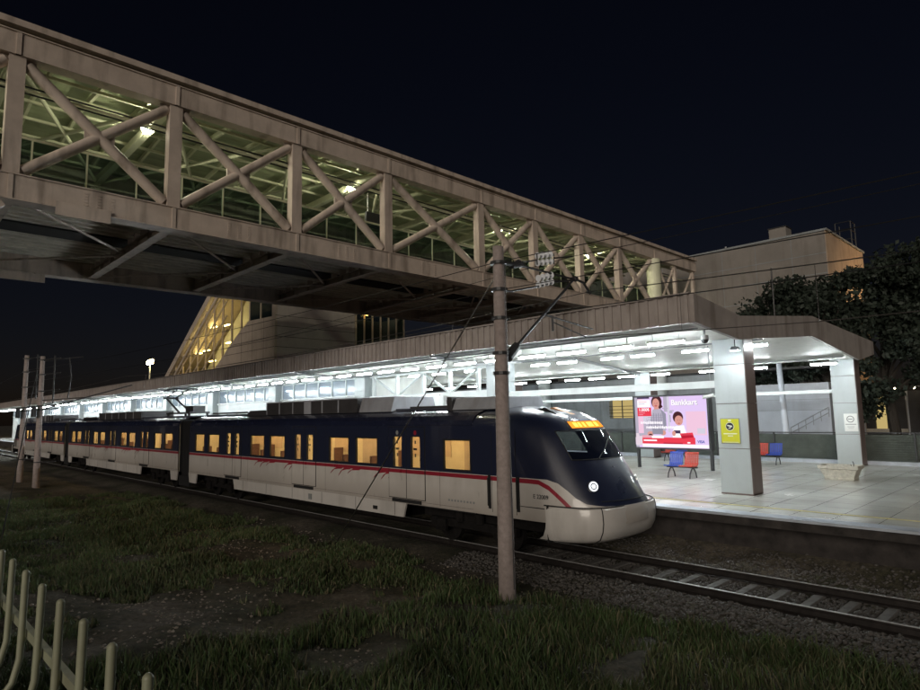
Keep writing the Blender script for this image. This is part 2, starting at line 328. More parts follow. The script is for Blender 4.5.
# ------------------------------------------------------------------ track
def rail(y,label):
    o=thing('rail',label,'rail',(-7,y,0),'running rails')
    b=mb(M['rail']); b.prism([(y-.07,-.17),(y+.07,-.17),(y+.07,-.155),(y+.012,-.13),(y+.012,-.05),(y+.035,-.035),(y+.035,-.006),(y-.035,-.006),(y-.035,-.035),(y-.012,-.05),(y-.012,-.13),(y-.07,-.155)],'x',-110,14)
    b.build('rail_web',o); t=mb(M['railtop']); t.box(-110,14,y-.03,y+.03,-.006,0); t.build('rail_head',o)
rail(CY-.76,'shiny steel rail nearer the grass'); rail(CY+.76,'shiny steel rail nearer the platform wall')
s0=None
for i in range(30):
    x=-11.46+i*.575
    lab=f'concrete sleeper, {ORD[i-6] if i-6<20 else "far"} one out from under the train nose' if 6<=i<26 else 'concrete sleeper under the train nose' if i<6 else 'concrete sleeper past the right end of the row'
    if s0 is None:
        b=mb(M['slp']); b.prism([(-.11,-.26),(.11,-.26),(.08,-.168),(-.08,-.168)],'y',-1.25,1.25); b.build; s0=b.build('sleeper',org=(0,0,0),bevel=.01); o=s0
    else:
        o=s0.copy(); C.objects.link(o)
    o.location=(x,CY+rng.uniform(-.02,.02),rng.uniform(-.006,.0)); o.rotation_euler=(0,0,rng.uniform(-.012,.012)); tag(o,lab,'sleeper','sleepers under the rails')
# ------------------------------------------------------------------ platform
pm=bpy.data.materials.new('platform_terrazzo'); pm.use_nodes=True; nt=pm.node_tree; b=nt.nodes['Principled BSDF']
tc=nt.nodes.new('ShaderNodeTexCoord'); br=nt.nodes.new('ShaderNodeTexBrick'); br.offset=0; br.inputs['Scale'].default_value=1; br.inputs['Brick Width'].default_value=.8; br.inputs['Row Height'].default_value=.8; br.inputs['Mortar Size'].default_value=.008
br.inputs['Color1'].default_value=(.68,.68,.64,1); br.inputs['Color2'].default_value=(.63,.635,.60,1); br.inputs['Mortar'].default_value=(.2,.2,.18,1); nt.links.new(tc.outputs['Object'],br.inputs[0])
n=nt.nodes.new('ShaderNodeTexNoise'); n.inputs['Scale'].default_value=.7; n.inputs['Detail'].default_value=9; nt.links.new(tc.outputs['Object'],n.inputs[0])
r=nt.nodes.new('ShaderNodeValToRGB'); r.color_ramp.elements[0].position=.35; r.color_ramp.elements[0].color=(.86,.85,.82,1); r.color_ramp.elements[1].position=.65; r.color_ramp.elements[1].color=(1.05,1.05,1.05,1); nt.links.new(n.outputs[0],r.inputs[0])
mx=nt.nodes.new('ShaderNodeMix'); mx.data_type='RGBA'; mx.blend_type='MULTIPLY'; mx.inputs[0].default_value=1; nt.links.new(br.outputs[0],mx.inputs[6]); nt.links.new(r.outputs[0],mx.inputs[7]); nt.links.new(mx.outputs[2],b.inputs['Base Color'])
mr=nt.nodes.new('ShaderNodeMapRange'); mr.inputs[3].default_value=.12; mr.inputs[4].default_value=.34; nt.links.new(n.outputs[0],mr.inputs[0]); nt.links.new(mr.outputs[0],b.inputs['Roughness'])
pl=MB(); PE=13.75
pl.use(pm).box(-125,14,PE+.45,28.35,.85,1.05)
pl.use(M['coping']).box(-125,14,PE,PE+.447,1.0,1.053)
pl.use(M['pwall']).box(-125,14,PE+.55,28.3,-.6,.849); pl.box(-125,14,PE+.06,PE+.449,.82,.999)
pl.use(M['coping']).box(-125,14,28.353,28.7,.5,1.19)
tag(pl.build('platform'),kind='structure')
yl=mb(M['tact']); 
yl.box(-60,14,14.95,15.06,1.053,1.058); tag(yl.build('platform_line'),kind='structure')
# ------------------------------------------------------------------ canopy
can=thing('platform_canopy','long folded canopy roof with brown ribbed fascia over the lit platform','canopy',(-6.2,17.2,1.05))
XE=-6.0; XW=-118
prof_t=[(13.0,5.85),(15.5,5.59),(21.1,6.13),(28.4,5.82)]
prof_b=[(13.0,5.21),(15.35,4.99),(20.95,5.49),(26.2,5.0),(28.4,5.32)]
b=mb(M['fascia'])   # gable plate
b.prism(prof_t[:1]+prof_t[1:]+list(reversed(prof_b)),'x',XE-.10,XE)
b.build('gable_fascia',can)
b=mb(M['fascia'])
b.box(XW,XE-.102,13.05,13.10,5.21,5.85)
x=XE-.15
while x>XW:
    step=.24 if x>-60 else .6
    b.box(x-step*.35,x,13.0,13.049,5.215,5.845); x-=step
b.box(XW,XE-.102,12.97,13.12,5.851,5.89)
b.build('front_fascia',can)
b=mb(M['fascia'])
b.prism([(13.12,5.80),(15.5,5.54),(21.1,6.08),(28.4,5.77),(28.4,5.70),(21.1,6.0),(15.5,5.47),(13.12,5.72)],'x',XW,XE-.102); b.build('roof_sheet',can)
b=mb(M['ceil']); cp=[(13.12,5.27),(15.35,5.07),(20.95,5.57),(26.2,5.08),(28.35,5.36)]
b.prism(cp+[(p[0],p[1]+.04) for p in reversed(cp)],'x',XW,XE-.102); b.build('ceiling',can)
b=mb(M['ceil'])
b.box(XW,XE-.102,28.3,28.4,5.37,5.69)
x=-11
b.build('rear_closing_panel',can)
# joists at columns under the ceiling
COLX=[-6.93-8.62*i for i in range(13)]
for x in COLX:
    b=mb(M['grey'])
    if x>-8: continue
    for (p,q) in zip([(13.2,5.2),(15.35,5.01),(20.95,5.51)],[(15.35,5.01),(20.95,5.51),(26.2,5.03)]):
        b.beam((x+.6,p[0],p[1]),(x+.6,q[0],q[1]),.1,.1)
    b.build('ceiling_rib',can)
for row,y,tx in (('front',17.2,XW),('rear',27.75,-60)):
    b=mb(M['white']); b.box(-24.0 if row=='front' else tx,COLX[0]-.42,y-.12,y+.12,3.9 if row=='front' else 3.86,4.1 if row=='front' else 4.0)
    b.build('tie_beam',can)
def column(x,y,zt,side=None):
    b=mb(M['clad']); z=1.05; hs=[1.05,2.4-.0,3.2+.25,4.35,zt]
    hs=[1.05,2.25,3.45,4.5,zt]
    for a,c in zip(hs[:-1],hs[1:]): b.box(x-.41,x+.41,y-.35,y+.3,a+.008,c-.008)
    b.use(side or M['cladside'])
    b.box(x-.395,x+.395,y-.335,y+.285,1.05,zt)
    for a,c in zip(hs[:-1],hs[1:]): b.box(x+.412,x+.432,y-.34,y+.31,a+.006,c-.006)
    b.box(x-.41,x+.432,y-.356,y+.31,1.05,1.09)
    return b.build('column',can,bevel=.006)
for i,x in enumerate(COLX):
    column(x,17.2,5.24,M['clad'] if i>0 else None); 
    if i<8: column(x,27.85,5.2)
# white lattice truss in the third bay
b=mb(M['white'])
b.box(-23.7,-16.1,17.1,17.3,4.101,4.22); b.box(-23.7,-16.1,17.1,17.3,5.05,5.15)
vx=[-23.5,-21.75,-19.95,-18.3,-16.7]
for v in vx: b.beam((v,17.2,4.2),(v,17.2,5.08),.13,.13)
for i in range(len(vx)-1):
    a_,c_=(vx[i],vx[i+1]); b.tube((a_+.1,17.2,5.03),(c_-.1,17.2,4.22),.055) if i%2==0 else b.tube((a_+.1,17.2,4.22),(c_-.1,17.2,5.03),.055)
b.build('lattice_truss',can)
# fluorescent lamps
def lamp_proto(x,y,z,length,label):
    o=thing('fluorescent_lamp',label,'lamp',(x,y,z),'fluorescent lamps under the canopy')
    h=mb(M['white']); h.box(x-length/2,x+length/2,y-.06,y+.06,z+.04,z+.09); h.tube((x-length*.35,y,z+.09),(x-length*.35,y,z+.3),.008,5); h.tube((x+length*.35,y,z+.09),(x+length*.35,y,z+.3),.008,5); h.build('lamp_housing',o)
    t=mb(E_['tube']); t.tube((x-length/2+.03,y,z+.012),(x+length/2-.03,y,z+.012),.026,8); t.build('lamp_tube',o); return o
def lamps(xsl,y,z,length,rowname):
    p=None
    for i,x in enumerate(xsl):
        l=f'fluorescent lamp, {ORD[i]} from the open end, {rowname}' if i<20 else f'fluorescent lamp far along the {rowname}'
        if p is None: p=lamp_proto(x,y,z,length,l)
        else: dup(p,(x,y,z),0,l)
lamps([-7.1-1.37*i for i in range(40)],13.75,4.88,.95,'row nearest the tracks')
lamps([-64+-3.2*i for i in range(17)],13.75,4.88,2.2,'distant stretch of the track side row')
lamps([-6.6,-8.25,-9.97,-11.1,-12.9,-14.1,-16.2,-17.6,-19.6,-21.2],17.75,5.02,.85,'row under the roof valley')
lamps([-6.95,-9.35,-11.2,-13.4,-15.1,-16.7,-18.1,-19.9,-21.5,-23.1,-25.,-27,-29,-31,-33.5,-36],25.3,4.86,.9,'rear row by the far columns')
b=mb(M['grey']); 
for y,z in ((13.75,5.16),(17.75,5.2),(25.3,5.1)): b.tube((-100 if y<14 else (-23 if y<20 else -46),y,z),(XE-.3,y,z),.022,6)
b.tube((-9.3,21,5.5),(-9.3,21,3.9),.015,6)
b.build('lamp_rail',can)
# bracket floodlight on fascia end
o=thing('small_floodlight','small hooded floodlight lamp hanging near the canopy end','lamp',(-6.5,16.3,4.9))
b=mb(M['darkm']); b.tube((-6.5,16.3,5.1),(-6.5,16.3,4.92),.015,6); b.prism([(-6.62,4.82),(-6.38,4.82),(-6.44,4.92),(-6.56,4.92)],'y',16.22,16.38); b.build('lamp_hood',o); b=mb(E_['tube']); b.box(-6.6,-6.4,16.24,16.36,4.812,4.818); b.build('lamp_glass',o)
# dome camera + column camera
o=thing('security_camera','grey dome security camera under the canopy corner','camera',(-6.35,14.2,5.0))
b=mb(M['grey']); b.tube((-6.35,14.2,5.22),(-6.35,14.2,5.02),.03,8); b.tube((-6.35,14.2,5.04),(-6.35,14.2,4.94),.09,14); b.build('camera_mount',o); b=mb(M['darkm']); b.sphere((-6.35,14.2,4.93),.085,14,8); b.build('camera_dome',o,smooth=True)
o=thing('security_camera','small bullet security camera on the side of the near column','camera',(-7.35,17.0,3.68))
b=mb(M['grey']); b.tube((-7.34,17,3.72),(-7.5,17,3.70),.02,6); b.build('camera_arm',o); b=mb(M['white']); b.tube((-7.42,16.95,3.70),(-7.7,16.85,3.64),.05,10); b.build('camera_body',o)
# signs on the columns
o=thing('warning_sign','yellow camera surveillance notice on the near column','sign',(-6.98,16.83,2.4))
yf=16.845
b=mb(M['signgrey']); b.box(-7.25,-6.73,yf-.012,yf,2.38,3.06); b.build('sign_border',o)
b=mb(M['yellow']); b.box(-7.23,-6.75,yf-.018,yf-.0125,2.40,3.04); b.build('sign_plate',o)
b=mb(M['signtext']); b.disc(-6.99,2.84,.115,.115,yf-.0185,24,.003); b.box(-7.03,-6.95,yf-.022,yf-.0185,2.98,3.02)
b.box(-7.17,-6.81,yf-.022,yf-.0185,2.635,2.66); b.box(-7.06,-6.92,yf-.022,yf-.0185,2.58,2.6); b.box(-7.2,-6.78,yf-.022,yf-.0185,2.415,2.43)
b.use(M['signblack']).disc(-6.99,2.84,.1,.1,yf-.022,24,.003)
b.use(M['signwhite']).prism([(-7.06,2.885),(-6.93,2.86),(-6.92,2.82),(-7.05,2.85)],'y',yf-.0255,yf-.028); b.box(-7.03,-6.97,yf-.028,yf-.0255,2.785,2.805); b.prism([(-6.99,2.84),(-6.965,2.83),(-6.97,2.785),(-6.995,2.785)],'y',yf-.0255,yf-.028)
b.build('camera_symbol',o)
o=thing('notice_sign','white no smoking notice on the far right column','sign',(-6.78,27.48,2.37))
yf=27.49
b=mb(M['signwhite']); b.box(-7.0,-6.55,yf-.02,yf-.005,2.36,3.04); b.build('sign_plate',o)
b=mb(M['signgrey']); n=24
ring=[(-6.78+.13*math.cos(2*PI*i/n),2.83+.13*math.sin(2*PI*i/n)) for i in range(n)]; rin=[(-6.78+.1*math.cos(2*PI*i/n),2.83+.1*math.sin(2*PI*i/n)) for i in range(n)]
for i in range(n): b.prism([ring[i],ring[(i+1)%n],rin[(i+1)%n],rin[i]],'y',yf-.0205,yf-.024)
b.box(-6.86,-6.71,yf-.024,yf-.0205,2.815,2.845); b.box(-6.96,-6.6,yf-.024,yf-.0205,2.62,2.645); b.box(-6.9,-6.66,yf-.024,yf-.0205,2.53,2.545); b.box(-6.87,-6.69,yf-.024,yf-.0205,2.47,2.48); b.build('no_smoking_symbol',o)
# hanging blank sign panel between lattice and train
o=thing('sign_box','blank white sign box under the white lattice truss','sign',(-19.6,17.0,3.6)); b=mb(M['white']); b.box(-20.8,-18.4,16.9,17.06,3.58,4.08); b.build('sign_case',o); b=mb(M['cladside']); [b.tube((x,16.98,4.08),(x,16.98,4.12),.02,6) for x in (-20.5,-18.7)]; b.build('sign_hanger',o)
# ------------------------------------------------------------------ station concourse wall
con=thing('station_concourse','white station hall with a band of clerestory windows beside the platform','building',(-70,18,1.05))
b=mb(M['white']); 
b.box(-117,-24.7,17.25,17.45,1.06,4.25); b.box(-117,-24.7,17.15,17.5,4.251,4.33); b.box(-117,-24.7,17.2,17.45,5.16,5.20)
b.build('wall',con)
for i in range(11):
    xa=COLX[2+i]-.45; xb=COLX[3+i]+.45 if i<10 else -117
    n=6; wd=(xa-xb)/n
    f=mb(M['white'])
    f.box(xb,xa,17.25,17.35,5.10,5.158)
    for k in range(n+1): f.box(xa-k*wd-.035,xa-k*wd+.035,17.24,17.36,4.331,5.16)
    fo=f.build('window_frame',con)
    p=mb(G['conc']); p.box(xb,xa,17.29,17.31,4.335,5.155); p.build('window_pane',fo)
# back wall inside the hall, so that panes show a lit room
b=mb(M['ceil']); b.box(-117,-24.7,21.3,21.5,1.06,5.4); b.build('rear_wall',con)
lamps([-27-4.3*i for i in range(16)],19.3,4.95,1.2,'row inside the glazed station hall')
# ------------------------------------------------------------------ advertising screen
ad=thing('advertising_screen','large lit pink advertising screen in a black frame on two posts','screen',(-11.7,22.7,1.05))
x0,x1,z0,z1,yf=-13.22,-10.22,1.86,3.84,22.69
b=mb(M['darkm']); b.box(x0-.07,x1+.07,yf+.004,yf+.3,z0-.07,z1+.07)
b.build('screen_case',ad)
b=mb(M['darkm']); b.box(x0-.07,x0,yf-.03,yf+.004,z0-.07,z1+.07); b.box(x1,x1+.07,yf-.03,yf+.004,z0-.07,z1+.07); b.box(x0,x1,yf-.03,yf+.004,z1,z1+.07); b.box(x0,x1,yf-.03,yf+.004,z0-.07,z0); b.build('frame',ad)
for x in (x0+.02,x1+.02):
    b=mb(M['darkm']); b.box(x-.05,x+.05,yf+.05,yf+.17,1.05,z0-.071); b.build('post',ad)
def ec(n_,c,s=.9): return emit('screen_'+n_,c,s)
ES=dict(bg=ec('lilac',(.80,.62,.95),1.0),wh=ec('white',(1,.95,1),1.05),red=ec('red',(.95,.06,.10),.9),grey=ec('grey',(.34,.33,.42),.9),grey2=ec('grey_light',(.55,.5,.62),.9),skin=ec('skin',(.85,.40,.34),.85),hair=ec('hair',(.10,.03,.04),.7),pink=ec('pink',(.95,.45,.55),.9),blue=ec('blue',(.08,.12,.5),.9),dk=ec('dark',(.08,.05,.12),.8),tbl=ec('table',(.9,.75,.85),.9))
def ax(u): return x0+u*(x1-x0)
def az_(v): return z1-v*(z1-z0)
s=MB(); Lr=[0]
def rect(m,u0,v0,u1,v1):
    Lr[0]+=.0008; s.use(ES[m]).box(ax(u0),ax(u1),yf-Lr[0],yf-Lr[0]+.0006,az_(v1),az_(v0))
def poly(m,pts):
    Lr[0]+=.0008; s.use(ES[m]).prism([(ax(u),az_(v)) for u,v in pts],'y',yf-Lr[0],yf-Lr[0]+.0006)
def ell(m,u,v,ru,rv):
    poly(m,[(u+ru*math.cos(2*PI*i/22),v+rv*math.sin(2*PI*i/22)) for i in range(22)])
rect('bg',0,0,1,1); rect('grey2',0,0,.045,1); rect('grey2',.42,0,.47,.3); rect('tbl',.0,.72,.2,.9); poly('grey2',[(.03,.55),(.14,.5),(.2,.62),(.2,.75),(.05,.78)])
rect('grey2',.48,.28,.54,.33); rect('grey',.49,.36,.51,.5)
ES['pk2']=ec('pale_pink',(.95,.62,.80),.95); ES['sk2']=ec('skin_shadow',(.62,.25,.22),.8); ES['lg']=ec('light_grey',(.72,.68,.80),.95); ES['red2']=ec('deep_red',(.65,.02,.05),.8)
rect('pk2',.045,0,.12,.72); rect('lg',.12,.25,.2,.5); rect('lg',.47,.0,.5,.7); rect('grey2',.40,.22,.48,.24); rect('pk2',.72,.3,.98,.75); rect('lg',.86,.62,.96,.72); rect('grey2',.51,.27,.56,.29); rect('lg',.0,.9,.06,.97)
ell('hair',.325,.10,.075,.13); poly('hair',[(.36,.05),(.41,.2),(.37,.24),(.3,.2)]); ell('skin',.315,.13,.05,.1); poly('skin',[(.29,.2),(.35,.2),(.36,.27),(.28,.27)])
poly('grey2',[(.27,.25),(.38,.24),(.45,.34),(.45,.62),(.42,.72),(.22,.74),(.17,.64),(.17,.4)])
for k in range(7): rect('grey',.2+.035*k,.32+.01*(k%2),.212+.035*k,.62)
ell('sk2',.297,.125,.009,.008); ell('sk2',.333,.125,.009,.008); ell('red2',.315,.18,.02,.009); ell('sk2',.318,.15,.006,.012)
poly('grey',[(.38,.24),(.45,.34),(.45,.62),(.41,.60),(.40,.36)]); poly('lg',[(.27,.25),(.24,.4),(.22,.55),(.19,.5),(.17,.4)])
for k in range(6): rect('grey',.19,.36+.045*k,.44,.368+.045*k)
ell('skin',.22,.73,.045,.05); ell('skin',.40,.71,.04,.05); ell('hair',.22,.76,.03,.03); rect('grey',.25,.6,.4,.74)
ell('hair',.615,.41,.07,.115); ell('skin',.625,.47,.055,.095); ell('sk2',.61,.465,.008,.008); ell('sk2',.642,.465,.008,.008); ell('red2',.626,.525,.014,.007); poly('lg',[(.54,.6),(.58,.56),(.6,.8),(.53,.8)]); poly('wh',[(.57,.58),(.69,.56),(.72,.72),(.72,.8),(.53,.8),(.54,.66)]); rect('dk',.55,.66,.64,.72); ell('skin',.55,.72,.025,.05)
rect('red',.10,.80,.83,.925); rect('tbl',.0,.80,.1,.95); rect('wh',.1,.93,1,.99); poly('red',[(.63,.72),(.8,.7),(.82,.8),(.66,.84)]); rect('dk',.66,.74,.78,.745); rect('dk',.67,.78,.79,.785); rect('pink',.1,.76,.24,.81)
poly('red2',[(.64,.76),(.80,.75),(.81,.79),(.655,.82)]); ell('wh',.745,.895,.022,.014); rect('red2',.40,.9,.66,.925); rect('wh',.24,.765,.41,.815); rect('wh',.12,.845,.31,.875)
rect('dk',.05,0,.23,.03); rect('wh',.05,.055,.24,.20); rect('pink',.07,.09,.19,.10); rect('grey2',.07,.13,.16,.14); rect('red',.05,.21,.25,.38); rect('pink',.07,.31,.16,.32); rect('pink',.07,.345,.13,.355)
# two lines of the slogan, too small to read, kept as broken white strokes
u=.09
while u<.40: wd=random.uniform(.008,.024); rect('wh',u,.485+random.uniform(0,.012),u+wd,.53+random.uniform(0,.01)); u+=wd+.004
u=.17
while u<.56: wd=random.uniform(.008,.024); rect('wh',u,.575+random.uniform(0,.012),u+wd,.62+random.uniform(0,.01)); u+=wd+.004
sco=s.build('screen_picture',ad)
yt=yf-Lr[0]-.006
text('Bankkart',.29,(ax(.545),yt,az_(.175)),ES['grey2'],ad,'brand_lettering',bold=.012,ex=.001)
text('Bankkart',.29,(ax(.54),yt-.004,az_(.17)),ES['wh'],ad,'brand_lettering',bold=.008,ex=.001)
text('1.000\u20ba',.17,(ax(.075),yt,az_(.28)),ES['wh'],ad,'price_lettering',bold=.004,ex=.001)
text('VISA',.14,(ax(.865),yt,az_(.895)),ES['blue'],ad,'card_lettering',bold=.004,ex=.001)
# ------------------------------------------------------------------ benches
def bench(x,y,cols,label):
    o=thing('platform_bench',label,'bench',(x,y,1.05),'two seat platform benches')
    for k,c in enumerate(cols):
        cx=x-.27+.54*k; m=M['bench'+c]
        s=mb(m)
        for i in range(8): 
            t=-.21+.06*i; s.path([(cx+t,y-.26,1.46),(cx+t,y-.1,1.44),(cx+t,y+.08,1.45),(cx+t,y+.14,1.50)],.022,6)
        s.tube((cx-.24,y-.26,1.46),(cx+.24,y-.26,1.46),.022,8); s.build('seat',o)
        s=mb(m)
        for i in range(8): t=-.21+.06*i; s.path([(cx+t,y+.15,1.53),(cx+t,y+.19,1.68),(cx+t,y+.23,1.86)],.022,6)
        s.tube((cx-.24,y+.23,1.87),(cx+.24,y+.23,1.87),.022,8); s.tube((cx-.24,y+.145,1.52),(cx+.24,y+.145,1.52),.02,8); s.build('backrest',o)
    s=mb(M['darkm']); s.box(x-.54,x+.54,y-.03,y+.03,1.38,1.42); s.build('support_bar',o)
    for sx in (-.38,.38):
        s=mb(M['darkm']); s.path([(x+sx,y-.26,1.052),(x+sx,y-.22,1.2),(x+sx,y-.1,1.34),(x+sx,y,1.38),(x+sx,y+.1,1.34),(x+sx,y+.2,1.2),(x+sx,y+.24,1.052)],.022,8); s.build('leg',o,smooth=True)
    return o
bench(-10.0,20.0,('blue','red'),'blue and red bench in front of the advertising screen')
bench(-13.4,26.2,('red','blue'),'red and blue bench behind the advertising screen')
bench(-9.6,26.6,('red','blue'),'red and blue bench behind the near column')
# planter
o=thing('stone_planter','low tapered stone planter box between the two right columns','planter',(-5.86,22.2,1.05))
b=mb(M['stone']); cx,cy=-5.86,22.2
def fr(hw,hd,z): return [(cx-hw,cy-hd,z),(cx+hw,cy-hd,z),(cx+hw,cy+hd,z),(cx-hw,cy+hd,z)]
lv=[fr(.40,.26,1.05),fr(.42,.28,1.11),fr(.40,.26,1.12),fr(.50,.33,1.36),fr(.49,.32,1.37),fr(.55,.37,1.40),fr(.56,.38,1.5),fr(.50,.32,1.5),fr(.48,.30,1.42)]
vs=[p for l in lv for p in l]; b.add(vs,[(4*i+j,4*i+(j+1)%4,4*i+4+(j+1)%4,4*i+4+j) for i in range(len(lv)-1) for j in range(4)]+[(3,2,1,0)]); b.build('planter_box',o,bevel=.012)
b=mb(M['soil']); b.quad(*fr(.485,.305,1.44)); b.build('soil',o)
b=mb(M['bark']); b.path([(cx+.35,cy,1.44),(cx+.36,cy,1.55),(cx+.33,cy+.02,1.62)],.012,5); b.path([(cx+.3,cy,1.44),(cx+.28,cy,1.53)],.01,5); b.build('dead_stem',o)
# ------------------------------------------------------------------ fence behind platform
o=thing('boundary_fence','dark mesh boundary fence along the back of the platform','fence',(-10,28.6,1.2))
b=mb(M['fencem']); 
for k in range(11): b.box(-60,14,28.6,28.63,1.2+k*.09,1.275+k*.09)
b.box(-60,14,28.645,28.66,1.2,2.2); b.build('infill_panel',o)
for i in range(30):
    x=-60+i*2.5; b=mb(M['darkm']); b.box(x-.03,x+.03,28.55,28.598,1.195,2.25); b.build('post',o)
b=mb(M['darkm']); b.box(-60,14,28.57,28.64,2.251,2.29); b.build('top_rail',o)
# slender lamp post behind rear beam
o=thing('lamp_post','pale tapered lamp post standing behind the platform','lamp post',(-9.75,29.2,0))
b=mb(M['paleb']); b.tube((-9.62,29.2,-.3),(-9.8,29.2,5.6),.15,14,.11); b.build('post',o,smooth=True); b=mb(M['darkm']); b.tube((-9.8,29.2,5.6),(-9.8,29.2,9.6),.035,8); b.build('mast_tip',o); b=mb(M['grey']); b.box(-9.6,-9.5,29.0,29.15,1.75,2.15); b.build('junction_box',o)
# building behind the platform
o=thing('depot_building','low grey and pale building with a barred lit window behind the platform','building',(-25,33.5,-.3))
b=mb(M['greyb']); 
for a,c in ((-60,-20.95),(-19.25,-14.2)): b.box(a,c,33,39,-.3,5.2)
b.box(-20.95,-19.25,33,39,-.3,2.88); b.box(-20.95,-19.25,33,39,4.15,5.2); b.box(-20.95,-19.25,35,39,2.88,4.15)
for x in np.arange(-58,-14.4,2.6): b.box(x-.02,x+.02,32.985,32.999,-.3,5.2)
for z in (1.9,2.8,3.9): b.box(-60,-21.0,32.985,32.998,z-.015,z+.015); b.box(-19.2,-14.2,32.985,32.998,z-.015,z+.015)
b.build('wall',o)
b=mb(M['paleb']); b.box(-14.199,-9.0,33.3,37,-.3,4.5); b.use(M['greyb']).box(-14.0,-9.0,33.285,33.299,3.18,3.2); b.box(-14,-9,33.285,33.299,3.7,3.715); b.build('pale_wall',o)
b=mb(E_['win']); b.box(-20.9,-19.3,33.3,33.32,2.9,4.13); wo=b.build('window',o); b=mb(M['darkm']); b.box(-20.13,-20.08,33.05,33.1,2.88,4.15); [b.tube((-20.95,32.97,z),(-19.25,32.97,z),.018,6) for z in (3.0,3.2,3.4,3.6)]; b.build('window_bars',wo)
b=mb(M['grey'])
for k in range(2): b.tube((-10.6,32.6,2.1+.25*k),(-8.9,32.6,3.05+.25*k),.02,6)
for t in np.linspace(0,1,6): b.tube((-10.6+1.7*t,32.6,1.9+.95*t),(-10.6+1.7*t,32.6,2.35+.95*t),.015,6)
b.build('stair_railing',o)
b=mb(M['darkm']); b.box(-60,-8.9,32.9,39.1,5.201,5.32) ; b.build('roof_edge',o)
# ------------------------------------------------------------------ train
TRX=-18.6
def side_shell(mbx,xa,xb,y,za,zb,holes,inner,outm,inm):
    """flat wall with openings at y (outer) and inner y; holes: (x0,x1,z0,z1)"""
    xs=sorted({xa,xb,*[h[0] for h in holes],*[h[1] for h in holes]})
    for a,c in zip(xs[:-1],xs[1:]):
        hs=[h for h in holes if h[0]<=a+1e-6 and h[1]>=c-1e-6]
        segs=[(za,zb)] if not hs else [(za,hs[0][2]),(hs[0][3],zb)]
        for p,q in segs:
            mbx.use(outm).quad((a,y,p),(c,y,p),(c,y,q),(a,y,q)); mbx.use(inm).quad((a,inner,p),(a,inner,q),(c,inner,q),(c,inner,p))
    for (a,c,p,q) in holes:
        mbx.use(M['black']); mbx.quad((a,y,p),(a,inner,p),(a,inner,q),(a,y,q)); mbx.quad((c,y,p),(c,y,q),(c,inner,q),(c,inner,p)); mbx.quad((a,y,p),(c,y,p),(c,inner,p),(a,inner,p)); mbx.quad((a,y,q),(a,inner,q),(c,inner,q),(c,y,q))
SEC=[(3.05,1.455),(3.16,1.42),(3.27,1.32),(3.36,1.14),(3.43,.85),(3.48,.45)]
def roof(mbx,xa,xb,m):
    pts=[(CY-1.46,3.02)]+[(CY-w,z) for z,w in SEC]+[(CY,3.5)]+[(CY+w,z) for z,w in reversed(SEC)]+[(CY+1.46,3.02)]
    mbx.use(m)
    for p,q in zip(pts[:-1],pts[1:]): mbx.quad((xa,p[0],p[1]),(xb,p[0],p[1]),(xb,q[0],q[1]),(xa,q[0],q[1]))
train=None
def swoosh(root,xa,flip=1,name='flourish'):
    # red wave strokes hanging from the stripe
    b=mb(M['red']); y=CY-1.462
    seq=[(0,.0,.16),(.45,.0,.20),(.95,-.0,.13),(2.3,0,.17),(2.65,0,.19),(3.0,0,.14)]
    for (dx_,_,d) in seq:
        x=xa+dx_*flip
        pts=[(x,1.735),(x-.10*flip,1.735-.25*d),(x-.22*flip,1.735-.6*d),(x-.34*flip,1.735-1.35*d),(x-.29*flip,1.735-.95*d),(x-.12*flip,1.735-.45*d),(x+.1*flip,1.69),(x+.3*flip,1.70),(x+.36*flip,1.735)]
        b.prism(pts,'y',y-.003,y)
    return b.build(name,root)
def bogie(root,x):
    b=mb(M['grime']); b.box(x-1.5,x+1.5,CY-1.12,CY-.98,.42,.62); b.box(x-1.5,x+1.5,CY+.98,CY+1.12,.42,.62); b.box(x-.3,x+.3,CY-1.1,CY+1.1,.5,.85)
    for sx in (-1.05,1.05): b.box(x+sx-.2,x+sx+.2,CY-1.2,CY-1.12,.3,.6); b.tube((x+sx,CY-.8,.42),(x+sx,CY+.8,.42),.08,8)
    for sx in (-.35,.35): b.tube((x+sx,CY-1.15,.6),(x+sx,CY-1.15,.85),.12,10)
    o=b.build('bogie',root)
    for sx in (-1.05,1.05):
        for sy in (-.76,.76): b.use(M['grime'])
    for sx in (-1.05,1.05):
        for sy in (-.76,.76): w=mb(M['grime']); w.tube((x+sx,CY+sy-.065,.42),(x+sx,CY+sy+.065,.42),.42,22); w.build('wheel',root)
